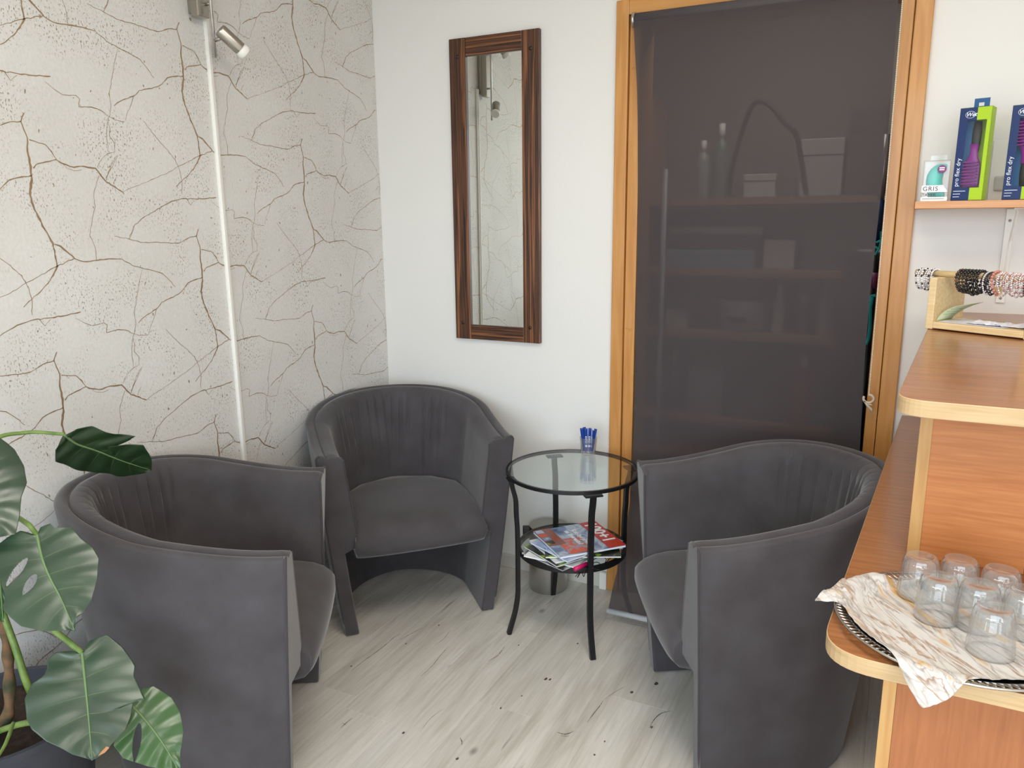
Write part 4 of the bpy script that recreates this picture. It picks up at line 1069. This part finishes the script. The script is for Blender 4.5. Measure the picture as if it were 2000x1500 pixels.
# small folded card behind the tumblers, coiled cord at the end of the ledge
p = onz(1912, 1112, ZL)
tag(MB().add([(p.x - .012, p.y + .20, ZL), (p.x + .03, p.y + .19, ZL), (p.x + .004, p.y + .20, ZL + .075), (p.x - .012, p.y + .203, ZL), (p.x + .03, p.y + .193, ZL), (p.x + .004, p.y + .203, ZL + .075)], [(0, 1, 2), (3, 5, 4), (0, 3, 4, 1), (1, 4, 5, 2), (2, 5, 3, 0)]).build('folded_card', MATS['paper']), 'small white folded paper standing behind the tumblers', 'paper')
p = onz(2000, 1100, ZL + .02); t = MB()
t.tube([Vector((2.375 + .002 * k, -1.19 + .026 * math.cos(k * .55), ZL + .0285 + .026 * math.sin(k * .55))) for k in range(90)], .0022, 6)
tag(t.build('coiled_cord', MATS['black_plastic'], None, True), 'black coiled cord lying on the worktop beside the ledge', 'cord')

# ------------------------------------------------------------------ bracelet stand on the ledge
SA = math.radians(-31)
st = tag(empty('bracelet_stand', (2.168, -.462, ZU), SA), 'small pale wooden stand with a round rod for bracelets', 'stand')
SL, SD, SHt = .272, .155, .142
def sb(name, lo_, hi_, m_='raw_pine'): return MB().box(lo_, hi_, .002).build(name, MATS[m_], st)
sb('side_board', (0, 0, .0005), (.020, SD, SHt)); sb('side_board', (SL - .02, 0, .0005), (SL, SD, SHt))
sb('base_board', (.0202, 0, .0035), (SL - .0202, SD, .0215))
RODZ = SHt + .0085; RY = .045
rod = MB(); rod.tube([(-.066, RY, RODZ), (SL + .05, RY, RODZ)], .0085, 16); rod.build('rod', MATS['raw_pine'], st, True)
bpy.context.view_layer.update()
stM = Matrix.Translation((2.168, -.462, ZU)) @ Matrix.Rotation(SA, 4, 'Z')
tag(MB().box((.03, .01, 0), (.20, .12, .0006), 0, Matrix.Translation((0, 0, .0))).build('plastic_bag', MATS['soft_white'], None, False, stM @ Vector((0, 0, .0222)), (0, 0, SA)), 'flat clear plastic bag on the base of the bracelet stand', 'bag')
def crumple(name, x0, x1, y0, y1, z, seed, lab):
    rows = []
    for i in range(13):
        row = []
        for k in range(9):
            u, v = i / 12, k / 8; row.append((lerp(x0, x1, u) + .006 * mnoise.noise(Vector((u * 4, v * 4, seed))), lerp(y0, y1, v), .001 + .010 * abs(mnoise.noise(Vector((u * 5, v * 4, seed + 3))))))
        rows.append(row)
    vs, fs = from_grid(rows); o = link(name, mesh(name, vs, fs), MATS['soft_white'], None, False, stM @ Vector((0, 0, z)), (0, 0, SA))
    tag(o, lab, 'bag', 'plastic bags on the bracelet stand'); o.modifiers.new('s', 'SOLIDIFY').thickness = .0004
crumple('plastic_bag', .10, .19, .02, .08, .0232, 2, 'crumpled small plastic bag on the bracelet stand, nearer the note')
crumple('plastic_bag', .165, .245, .03, .10, .0232, 9, 'crumpled small plastic bag on the bracelet stand, away from the note')
# greenish note leaning against the side board
note = mat('note_paper', S(196, 206, 170), .7); rows = []
for i in range(11):
    v = i / 10; rows.append([(.024 + .012 * v + .045 * v * v, .010 + .02 * v, .023 + .062 * v - .014 * v * v * v), (.026 + .035 * v + .045 * v * v, .085, .023 + .062 * v - .008 * v * v)])
vs, fs = from_grid(rows); nto = link('note', mesh('note', vs, fs), note, None, True, stM @ Vector((0, 0, 0)), (0, 0, SA)); nto.modifiers.new('s', 'SOLIDIFY').thickness = .0004
tag(nto, 'curled pale green handwritten note leaning in the bracelet stand', 'note')
ink = mat('ink', S(120, 130, 108), .7); rl = random.Random(4)
for k in range(4):
    v = .30 + .15 * k; a = Vector((.024 + .012 * v + .045 * v * v, .010 + .02 * v, .023 + .062 * v - .014 * v ** 3)); c = Vector((.026 + .035 * v + .045 * v * v, .085, .023 + .062 * v - .008 * v * v))
    n_ = Vector((.9, -.3, .4)).normalized() * .0012
    pts = [a.lerp(c, .12 + .7 * j / 24) + n_ + Vector((0, 0, .0022 * math.sin(j * 1.9 + k) * rl.uniform(.3, 1))) for j in range(25)]
    MB().tube(pts, .00035, 4).build('handwriting', ink, nto)
# bracelets
def bracelet(s, R, nb, br, m1, m2, lab, grp, tilt=0.0, swing=0.0, tagged=False):
    """ring of beads hanging on the rod; s = position along the rod"""
    b_ = MB(); b_.k = 0
    for k in range(nb):
        a = 2 * PI * k / nb; b_.k = 1 if (m2 is not None and k % 3 == 0) else 0
        b_.ball((.002 * math.sin(a * 2), R * math.sin(a), R * math.cos(a)), br, 6, 4)
    pos = stM @ Vector((s, RY, RODZ - R + .0085 + br))
    ms_ = [m1] + ([m2] if m2 else [])
    o = b_.build('bracelet', ms_, None, True, pos, (swing, tilt, SA))
    tag(o, lab, 'bracelet', grp)
    if tagged:
        t_ = MB(); t_.box((-.006, -.001, -R * 2.3), (.014, .001, -R * 2.3 + .026), .0008); t_.build('price_tag', mat('tag_cream', S(226, 204, 150), .6), o, loc=(0, -.006, R * 1.15))
    return o
silver = mat('silver_bead', S(222, 216, 214), .25, .3); pearl = mat('pearl', S(234, 228, 228), .3, coat=.5); jet = mat('jet_bead', S(16, 15, 16), .14, coat=.5)
rose = mat('rose_bead', S(196, 128, 116), .35); blush = mat('blush_bead', S(222, 186, 184), .25, .3); wine = mat('wine_bead', S(58, 16, 40), .25, coat=.4); dkpurple = mat('purple_bead', S(52, 38, 66), .3); bronze = mat('bronze_bead', S(120, 78, 66), .3, .4)
rb_ = random.Random(11)
for k in range(8): bracelet(-.050 + .0060 * k, .027 + rb_.uniform(-.002, .004), 26, .0030, pearl if k % 2 else silver, jet if k % 3 == 0 else silver, ('pearl' if k % 2 else 'silver') + ' bead bracelet ' + ('with black beads' if k % 3 == 0 else 'with silver beads') + ' at the free end of the rod', 'white and silver bracelets', rb_.uniform(-.09, .09), rb_.uniform(-.06, .06))
for k in range(7): bracelet(.062 + .0089 * k, .029 + rb_.uniform(-.002, .003), 20, .0044, jet, bronze if k == 0 else None, 'chunky black bead bracelet on the rod' if k else 'black and bronze bead bracelet beside the chunky black ones', 'black bracelets', rb_.uniform(-.04, .04), rb_.uniform(-.05, .05))
for k in range(5): bracelet(.1275 + .0048 * k, .028 + rb_.uniform(-.002, .002), 34, .0022, [dkpurple, pearl, jet, dkpurple, jet][k], None, ['thin purple bracelet next to the chunky black ones', 'thin pearl bracelet among the purple and black ones', 'thin black bracelet among the purple ones', 'thin purple bracelet among the thin black ones', 'thin black bracelet next to the rose bead bracelet'][k], 'thin dark bracelets', rb_.uniform(-.05, .05), rb_.uniform(-.05, .05))
bracelet(.1555, .030, 20, .0046, rose, None, 'rose bead bracelet with a cream price tag', 'rose bracelets', -.12, 0, True)
for k in range(12): bracelet(.164 + .0056 * k, .027 + rb_.uniform(-.003, .005), 30, .0025, [blush, pearl, silver][k % 3], [silver, blush, rose][k % 3], ['blush pink bead bracelet on the rod', 'pearl and blush bead bracelet on the rod', 'silver and rose bead bracelet on the rod'][k % 3], 'pale pink bracelets', rb_.uniform(-.09, .09), rb_.uniform(-.06, .06))
for k in range(2): bracelet(.234 + .006 * k, .031, 30, .0032, wine, None, 'dark wine red bead bracelet beside the second side board', 'wine red bracelets', .1, .03)

# ------------------------------------------------------------------ wall shelf with hair brushes
zs = 1.582; SHY = -.225
sx0 = ony(1787, 400, SHY).x
sh = tag(empty('wall_shelf', (2.6, -.1, zs)), 'light wooden wall shelf on white brackets', 'shelf')
MB().box((sx0 - 2.6, SHY + .1, -.022), (.6, .0995, 0), .0015).build('board', mat('shelf_wood', S(204, 148, 104), .5, c2=S(216, 164, 120), nscale=6, stretch=(1, 8, 20)), sh)
for bxx in (2.385, 2.95):
    w1 = bxx - 2.6
    br_ = MB().box((w1 - .012, .092, -.315), (w1 + .012, .0995, -.0225), .001).build('bracket', MATS['white_plastic'], sh)
    MB().box((w1 - .012, -.09, -.026), (w1 + .012, .092, -.0222), .001).build('bracket_arm', MATS['white_plastic'], br_)
    t = MB(); t.tube([(w1, .094, -.26), (w1, .03, -.12), (w1, -.06, -.03)], .004, 6); t.build('bracket_rib', MATS['white_plastic'], br_)
    for dz in (-.30, -.06): MB().ball((w1, .0915, dz), .0045, 8, 6).build('screw', MATS['steel'], br_)
navy = mat('box_navy', S(10, 42, 98), .35); lime = mat('box_lime', S(168, 204, 20), .4); sky_ = mat('box_sky', S(52, 128, 190), .4); tabm = mat('box_tab', S(30, 86, 140), .35)
purple = mat('comb_purple', S(140, 26, 140), .35); blackm = mat('comb_black', S(24, 24, 26), .5)
def front_text(nm, s, size, M_, parent, m_=None, **k): return text(nm, s, size, m_ or wprint, parent, M_ @ Matrix.Rotation(PI / 2, 4, 'X'), **k)
def brush_box(x_, y_, rz, lab, head_up):
    W, D, H = .082, .046, .262
    o = tag(empty('hairbrush_box', (x_, y_, zs + .0003), rz), lab, 'box', 'boxed hair brushes on the shelf')
    o.rotation_euler = (-.03, 0, rz)
    hw = W / 2; wx0, wx1, wz0, wz1 = -.020, .030, .036, .226
    b = MB()
    f = lambda x0, x1, z0, z1: b.box((x0, -D / 2, z0), (x1, -D / 2 + .0012, z1))
    f(-hw, wx0, 0, H); f(wx0, .006, 0, wz0); f(wx0, .004, wz1, H); b.box((-hw, -D / 2, 0), (-hw + .0012, D / 2, H)); b.build('carton', [navy], o)
    b = MB(); f = lambda x0, x1, z0, z1: b.box((x0, -D / 2, z0), (x1, -D / 2 + .0012, z1))
    f(wx1, hw, 0, H); f(.006, wx1, 0, wz0); f(.004, wx1, wz1, H); b.box((hw - .0012, -D / 2, 0), (hw, D / 2, H)); b.build('carton_side', [lime], o)
    MB().box((-hw, D / 2 - .0012, 0), (-.004, D / 2, H)).build('back_panel', sky_, o); MB().box((-.004, D / 2 - .0012, 0), (hw, D / 2, H)).build('back_panel', lime, o)
    MB().box((-hw, -D / 2, 0), (hw, D / 2, .0012)).build('bottom_flap', navy, o); MB().box((-hw, -D / 2, H - .0012), (hw, D / 2, H)).build('top_flap', lime, o)
    MB().box((wx0, -D / 2 + .0013, wz0), (wx1, -D / 2 + .0016, wz1)).build('window_film', MATS['film'], o)
    # hanging tab with a notch
    t = MB(); y0 = D / 2 - .002
    for a, c in (((-.018, H - .001), (-.006, H + .03)), ((.008, H - .001), (.022, H + .03))): t.box((a[0], y0, a[1]), (c[0], y0 + .0015, c[1]))
    t.box((-.006, y0, H + .018), (.008, y0 + .0015, H + .03)); t.box((-.006, y0, H - .001), (.008, y0 + .0015, H + .008)); t.build('hang_tab', tabm, o)
    # comb brush inside
    cb = MB(); sg = -1 if not head_up else 1; zc = .131
    def zz_(v): return zc + sg * v
    pr = [(-.093, .010), (-.06, .0125), (-.03, .0115), (-.005, .009)]
    rows = [[(.004 + r * math.cos(a), -.003 + .55 * r * math.sin(a), zz_(v)) for a in [2 * PI * k / 14 for k in range(14)]] for v, r in pr]
    vs, fs = from_grid(rows, cu=True); cb.add(vs, fs + [tuple(range(14)), tuple(range(42, 56))]); cb.build('handle', blackm, o, True)
    hd = MB(); pr = [(-.03, .0118), (-.005, .0105), (.01, .014), (.022, .020), (.04, .0225), (.085, .0225), (.092, .020)]
    rows = [[(.002 + r * math.cos(a) - (0 if v < .01 else .001), -.004 + (.0065 if v < .015 else .004) * math.sin(a), zz_(v)) for a in [2 * PI * k / 16 for k in range(16)]] for v, r in pr]
    vs, fs = from_grid(rows, cu=True); hd.add(vs, fs + [tuple(range(16)), tuple(range(96, 112))]); h_ = hd.build('comb_head', purple, o, True)
    for k in range(8):
        v = .022 + .0088 * k; MB().box((-.021, -.021, zz_(v) - .0016), (.018, -.006, zz_(v) + .0016), .0008).build('tooth_row', purple, h_)
    # print
    Mf = lambda x__, z__: Matrix.Translation((x__, -D / 2 - .0002, z__))
    t = MB(); t.tube([(-.0135 + .0125 * math.cos(a), -D / 2 - .0002, .242 + .0095 * math.sin(a)) for a in [2 * PI * k / 30 for k in range(30)]], .0006, 4, closed=True); t.build('logo_oval', wprint, o)
    front_text('logo', 'Wet', .015, Mf(-.0255, .2375), o, shear=.3, bold=.0002)
    text('product_print', 'pro flex dry', .0165, wprint, o, Matrix.Translation((-.0255, -D / 2 - .0002, .040)) @ Matrix(((0, -1, 0, 0), (0, 0, -1, 0), (1, 0, 0, 0), (0, 0, 0, 1))), spacing=1.02)
    for k, wl in enumerate((.032, .019, .017)): MB().box((-.036, -D / 2 - .0004, .026 - .008 * k), (-.036 + wl, -D / 2, .0275 - .008 * k)).build('small_print', wprint, o)
    return o
by_ = SHY + .045
p = ony(1887, 393, by_); brush_box(p.x + .004, by_, math.radians(-17), 'navy and lime hair brush box with the comb head down', False)
p = ony(1988, 393, by_); brush_box(p.x + .004, by_ + .005, math.radians(-17), 'navy and lime hair brush box with the comb head up', True)
# clear box with the turquoise brush
p = ony(1824, 393, by_)
gb = tag(empty('clear_brush_box', (p.x, by_ + .002, zs + .0003), math.radians(-4)), 'clear plastic box with a turquoise detangling brush on the shelf', 'box')
W, D, H = .070, .056, .118
t = MB(); t.box((-W / 2, -D / 2, .0), (W / 2, D / 2, H), .002); t.build('clear_case', MATS['film'], gb)
t = MB(); t.box((-.02, -.001, H), (.024, .001, H + .016), .0006); t.build('hang_tab', MATS['film'], gb)
turq = mat('turquoise', S(92, 196, 184), .35)
rows = []
for z_, x0, x1, d_ in ((.010, -.016, .026, .014), (.022, -.020, .026, .018), (.040, -.025, .020, .022), (.060, -.027, .016, .023), (.078, -.025, .018, .022), (.094, -.017, .024, .018), (.104, -.006, .027, .012), (.108, .004, .022, .004)):
    rows.append([((x0 + x1) / 2 + (x1 - x0) / 2 * math.cos(a), d_ * math.sin(a), z_) for a in [2 * PI * k / 24 for k in range(24)]])
vs, fs = from_grid(rows, cu=True); br2 = MB().add(vs, fs + [tuple(range(24)), tuple(range(168, 192))]).build('brush', turq, gb, True)
MB().lathe([(1e-4, .0006), (.0115, .0006), (.0118, 0)], 24, M=Matrix.Translation((.014, -D / 2 - .0004, .092)) @ Matrix.Rotation(PI / 2, 4, 'X')).build('sticker', mat('sticker_plum', S(122, 40, 110), .4), gb)
for zz_, ww in ((.094, .007), (.0885, .0065)): MB().box((.014 - ww, -D / 2 - .0016, zz_), (.014 + ww, -D / 2 - .0012, zz_ + .0032)).build('sticker_print', wprint, gb)
MB().prism([(-W / 2, .026), (W / 2, .026), (W / 2 - .014, .046), (-W / 2, .046)], -.0003, .0003, Matrix.Translation((0, -D / 2 - .0004, 0)) @ Matrix.Rotation(PI / 2, 4, 'X')).build('label_strip', MATS['paper'], gb)
MB().box((-W / 2, -D / 2 - .0007, .0), (W / 2, -D / 2 - .0001, .012)).build('label_strip', MATS['paper'], gb)
MB().box((-W / 2 + .004, -D / 2 - .0011, .0062), (W / 2 - .008, -D / 2 - .0008, .0072)).build('small_print', blackm, gb)
dk = mat('dark_print', S(40, 44, 46), .5)
front_text('label_print', 'GRIS', .018, Matrix.Translation((-W / 2 + .003, -D / 2 - .0009, .030)), gb, dk, spacing=1.15)
front_text('label_print', 'TAMER', .0115, Matrix.Translation((-W / 2 + .003, -D / 2 - .0016, .0145)), gb, dk)
# pale blister pack leaning on the wall between the two boxes
p0, p1 = ony(1938, 345, -.012), ony(1975, 272, -.012)
pk = tag(empty('blister_pack', (p1.x, -.012, zs)), 'pale blister pack leaning on the wall behind the brush boxes', 'pack')
MB().box((-.045, 0, .0), (.03, .006, p1.z - zs), .002).build('card', MATS['white_plastic'], pk); MB().box((-.032, -.012, .03), (.02, .0, .075), .006).build('blister', MATS['frosted'], pk)

# ------------------------------------------------------------------ monstera
leaf_mats = {}
def leaf_mat(name, ca, cb_, rough=.32):
    m = bpy.data.materials.new(name); m.use_nodes = True; nt = m.node_tree; N = nt.nodes; L = nt.links; b = N['Principled BSDF']; b.inputs['Roughness'].default_value = rough
    b.inputs['Coat Weight'].default_value = .4; b.inputs['Coat Roughness'].default_value = .28
    uv = N.new('ShaderNodeUVMap'); sep = N.new('ShaderNodeSeparateXYZ'); L.new(uv.outputs[0], sep.inputs[0])
    n = N.new('ShaderNodeTexNoise'); n.inputs['Scale'].default_value = 9; tc = N.new('ShaderNodeTexCoord'); L.new(tc.outputs['Object'], n.inputs['Vector'])
    r = N.new('ShaderNodeValToRGB'); r.color_ramp.elements[0].color = ca; r.color_ramp.elements[1].color = cb_; r.color_ramp.elements[0].position = .3; r.color_ramp.elements[1].position = .7; L.new(n.outputs['Fac'], r.inputs[0])
    # lateral veins: u (along midrib) minus bend of v
    def mth(op, a, c):
        q = N.new('ShaderNodeMath'); q.operation = op
        for i, v in enumerate((a, c)):
            if isinstance(v, (int, float)): q.inputs[i].default_value = v
            else: L.new(v, q.inputs[i])
        return q.outputs[0]
    ab = mth('ABSOLUTE', sep.outputs[1], 0.0)
    ph = mth('SUBTRACT', sep.outputs[0], mth('MULTIPLY', ab, .12))
    fr = mth('FRACT', mth('MULTIPLY', ph, 6.0), 0.0)
    d = mth('ABSOLUTE', mth('SUBTRACT', fr, .5), 0.0)
    line = mth('LESS_THAN', d, .016)
    fade = mth('SUBTRACT', .4, mth('MULTIPLY', ab, .45))
    mx = N.new('ShaderNodeMix'); mx.data_type = 'RGBA'; L.new(mth('MULTIPLY', line, fade), mx.inputs[0]); L.new(r.outputs[0], mx.inputs[6]); mx.inputs[7].default_value = S(122, 150, 96); L.new(mx.outputs[2], b.inputs['Base Color'])
    pr = b.inputs.get('Subsurface Weight')
    return m
lmA = leaf_mat('leaf_green', S(40, 60, 43), S(56, 78, 57)); lmB = leaf_mat('leaf_backlit', S(24, 46, 22), S(34, 58, 30), .4); lmC = leaf_mat('leaf_bright', S(46, 82, 42), S(62, 98, 54))  # lmB: shade of the backlit leaf put into its colour
stemg = mat('stem_green', S(96, 124, 58), .45, c2=S(126, 148, 78), nscale=30); midg = mat('midrib', S(104, 130, 84), .4); bark = mat('bark', S(58, 62, 40), .85, c2=S(128, 92, 66), nscale=24, bump=.6, bscale=60); rot = mat('leaf_brown', S(176, 126, 84), .7)
POT = Vector((.267, -1.975, 0))
mon = tag(empty('monstera', tuple(POT)), 'large monstera plant with glossy split leaves in a dark pot', 'plant')
def pt(px, py, dist): return CP + ray(px, py) * dist
def leaf(mid, left, right, dist, nrm, m_, droop=.05, fold=.10, holes=(), ripple=.0016, curl=0.0, bright=None, tipbend=0.0):
    """mid/left/right: pixel polylines from the base to the tip; the blade lies on a plane at its own distance and is then bent"""
    c0 = pt(*mid[len(mid) // 2], dist); nrm = Vector(nrm).normalized()
    def on(p):
        r = ray(*p); return CP + r * ((c0 - CP).dot(nrm) / r.dot(nrm))
    nt_, nk = (260, 80) if holes else (110, 30)
    Mi = smoothline([on(p) for p in mid], 60); Le = [on(p) for p in left]; Ri = [on(p) for p in right]
    rows = []; uvs = []; pxs = []
    W = max((poly_at(Le, t) - poly_at(Mi, t)).length for t in (.3, .5, .7)) + 1e-4
    for i in range(nt_ + 1):
        t = i / nt_; mpt = poly_at(Mi, t); lp, rp_ = poly_at(Le, t), poly_at(Ri, t); row = []
        for k in range(-nk, nk + 1):
            v = k / nk; e = lp if v < 0 else rp_; p = mpt.lerp(e, abs(v)); dd = (p - mpt).length
            h = dd * fold - droop * (dd / W) ** 2 * W * 1.2 + ripple * math.cos((t - abs(v) * .12) * 6 * 2 * PI) * min(1, abs(v) * 2) * (1 - .3 * abs(v)) - tipbend * t * t
            row.append(p + nrm * h); uvs.append((t, v)); pxs.append(to_px(p) if holes else None)
        rows.append(row)
    vs, fs = from_grid(rows); nc = 2 * nk + 1
    keep = []
    for f in fs:
        if holes:
            qx = sum(pxs[i][0] for i in f) / 4; qy = sum(pxs[i][1] for i in f) / 4; cut = False
            for ax, ay, bx_, by_, hw in holes:
                dx, dy = bx_ - ax, by_ - ay; l2 = dx * dx + dy * dy; s = ((qx - ax) * dx + (qy - ay) * dy) / l2
                if 0 < s < 1 and abs((qx - ax) * dy - (qy - ay) * dx) / math.sqrt(l2) < hw * math.sin(PI * s ** .8) ** .8: cut = True
            if cut: continue
        keep.append(f)
    vs = [Vector(p) - POT for p in vs]
    me = mesh('leaf', vs, keep); ul = me.uv_layers.new(name='UVMap')
    for lp_ in me.loops: ul.data[lp_.index].uv = uvs[lp_.vertex_index]
    o = link('leaf', me, m_, mon, True)
    sm = o.modifiers.new('s', 'SOLIDIFY'); sm.thickness = .0012
    mpts = [vs[i * nc + nk] + nrm * .0012 for i in range(nt_ + 1)]
    MB().tube(mpts[:-2], lambda t: .0028 * (1 - t) + .0008, 6).build('midrib', midg, o, True)
    return o, vs[nk] + POT
# camera-facing direction at the plant, used to tilt the blades
view = (CP - pt(120, 1250, 2.1)).normalized()
def tiltn(up, side):
    return (view + Vector((0, 0, up)) + Vector((.56, .83, 0)) * side).normalized()
LD, bD = leaf([(160, 1275), (166, 1330), (172, 1390), (180, 1485)],
   [(160, 1275), (140, 1272), (108, 1275), (92, 1290), (93, 1305), (86, 1320), (62, 1335), (48, 1365), (52, 1405), (62, 1425), (90, 1448), (120, 1462), (142, 1474), (180, 1485)],
   [(160, 1275), (175, 1252), (210, 1240), (238, 1262), (255, 1285), (265, 1300), (262, 1320), (284, 1366), (262, 1368), (256, 1400), (246, 1425), (222, 1450), (200, 1475), (180, 1485)],
   1.98, tiltn(.35, -.05), lmA, .10, .10, ripple=.0016)
LE, bE = leaf([(252, 1372), (285, 1408), (320, 1455), (352, 1510)],
   [(252, 1372), (240, 1400), (222, 1455), (240, 1480), (262, 1488), (290, 1497), (352, 1510)],
   [(252, 1372), (280, 1345), (300, 1340), (335, 1362), (352, 1392), (358, 1430), (352, 1470), (352, 1510)],
   2.06, tiltn(.3, .1), lmC, .08, .06, holes=((272, 1412, 262, 1490, 8),), ripple=.002)
LC, bC = leaf([(72, 1044), (82, 1090), (98, 1130), (118, 1168), (146, 1232)],
   [(72, 1044), (40, 1038), (15, 1050), (-20, 1075), (-20, 1120), (0, 1128), (10, 1165), (6, 1190), (20, 1206), (42, 1224), (80, 1233), (146, 1232)],
   [(72, 1044), (80, 1030), (98, 1024), (106, 1032), (138, 1030), (158, 1052), (180, 1068), (193, 1090), (190, 1130), (178, 1175), (165, 1195), (150, 1205), (146, 1232)],
   1.93, tiltn(.4, .0), lmA, .10, .10, holes=((54, 1090, 10, 1148, 8), (71, 1122, 44, 1164, 9)), ripple=.0016)
LA, bA = leaf([(125, 848), (150, 866), (190, 880), (240, 900), (296, 918)],
   [(125, 848), (108, 878), (108, 900), (130, 910), (160, 920), (172, 922), (200, 922), (228, 929), (262, 928), (296, 918)],
   [(125, 848), (124, 858), (132, 846), (150, 836), (180, 833), (205, 842), (225, 848), (266, 852), (240, 858), (207, 870), (240, 869), (280, 868), (296, 895), (296, 918)],
   2.22, (CP - pt(200, 880, 2.2)).normalized() + Vector((.0, .0, -.9)), lmB, .05, .05, ripple=.003)
LB_, bB = leaf([(-60, 900), (-40, 950), (-25, 1000), (-5, 1050)],
   [(-60, 900), (-100, 930), (-110, 980), (-80, 1030), (-40, 1050), (-5, 1050)],
   [(-60, 900), (-40, 860), (0, 852), (30, 875), (48, 910), (53, 942), (42, 970), (38, 1010), (30, 1045), (-5, 1050)],
   1.95, tiltn(.35, .25), lmA, .08, .1, ripple=.0016)
LF, bF = leaf([(-10, 1100), (-2, 1130), (2, 1160), (6, 1215)], [(-10, 1100), (-40, 1130), (-40, 1170), (-20, 1210), (6, 1215)], [(-10, 1100), (5, 1110), (12, 1135), (10, 1165), (8, 1195), (6, 1215)], 2.08, tiltn(.3, .2), lmC, .05, .05)
# brown tip and damage on the lowest big leaf
pz = [pt(x_, y_, 1.955) for x_, y_ in ((191, 1477), (205, 1470), (214, 1460), (208, 1458), (198, 1468))]
MB().add([p_ - POT for p_ in pz], [(0, 1, 2, 3, 4)]).build('dry_edge', rot, LD)
# stems and petioles
crown = POT + Vector((.0, .0, .37))
def petiole(a, b, mids=(), r0=.008, r1=.005):
    P = smoothline([a] + list(mids) + [b], 24); MB().tube([q - POT for q in P], lambda t: lerp(r0, r1, t), 8).build('petiole', stemg, mon, True)
trunk_top = pt(2, 1180, 2.22)
tpts = [crown + Vector((-.03, -.02, 0)), pt(14, 1400, 2.24), pt(18, 1320, 2.22), pt(12, 1250, 2.22), trunk_top, pt(-12, 1090, 2.2)]
P = smoothline(tpts, 40); MB().tube([q - POT for q in P], lambda t: .013 * (1 + .18 * math.sin(t * 40)) * (1 - .3 * t), 10).build('trunk', bark, mon, True)
petiole(pt(10, 1150, 2.18), bD, [pt(60, 1195, 2.10), pt(120, 1242, 2.03)], .007, .006)
petiole(pt(-10, 1060, 2.18), bC, [pt(15, 1008, 2.06), pt(52, 1022, 1.97)], .006, .005)
petiole(pt(-40, 1000, 2.2), bA, [pt(-20, 870, 2.2), pt(50, 845, 2.22)], .006, .004)
petiole(pt(5, 1195, 2.2), crown + Vector((.06, .06, 0)), [pt(30, 1265, 2.2), pt(55, 1340, 2.22)], .007, .009)
petiole(crown + Vector((-.02, -.05, -.01)), bE, [pt(50, 1412, 2.10), pt(150, 1410, 2.08)], .007, .006)
petiole(pt(-20, 1100, 2.2), bB, [pt(-60, 1000, 2.1)], .007, .005)
petiole(pt(-20, 1180, 2.2), bF, [pt(-25, 1130, 2.15)], .005, .004)
petiole(pt(26, 1412, 2.08), pt(-5, 1480, 2.0), [pt(12, 1450, 2.03)], .004, .003)
# pot with soil
pot_ = tag(empty('flower_pot', tuple(POT)), 'dark grey round flower pot holding the monstera', 'pot')
auto_smooth(MB().lathe([(1e-4, 0), (.150, 0), (.155, .005), (.190, .385), (.198, .388), (.199, .405), (.193, .408), (.186, .404), (.182, .36), (1e-4, .355)], 56).build('body', MATS['pot'], pot_), 40)
rows = [[(r * math.cos(a), r * math.sin(a), .366 + .012 * mnoise.noise(Vector((r * 40 * math.cos(a), r * 40 * math.sin(a), 0)))) for a in [2 * PI * k / 40 for k in range(40)]] for r in (.0005, .04, .08, .12, .15, .183)]
vs, fs = from_grid(rows, cu=True); s_ = MB().add(vs, fs).build('soil', MATS['soil'], pot_, True); s_['kind'] = 'stuff'
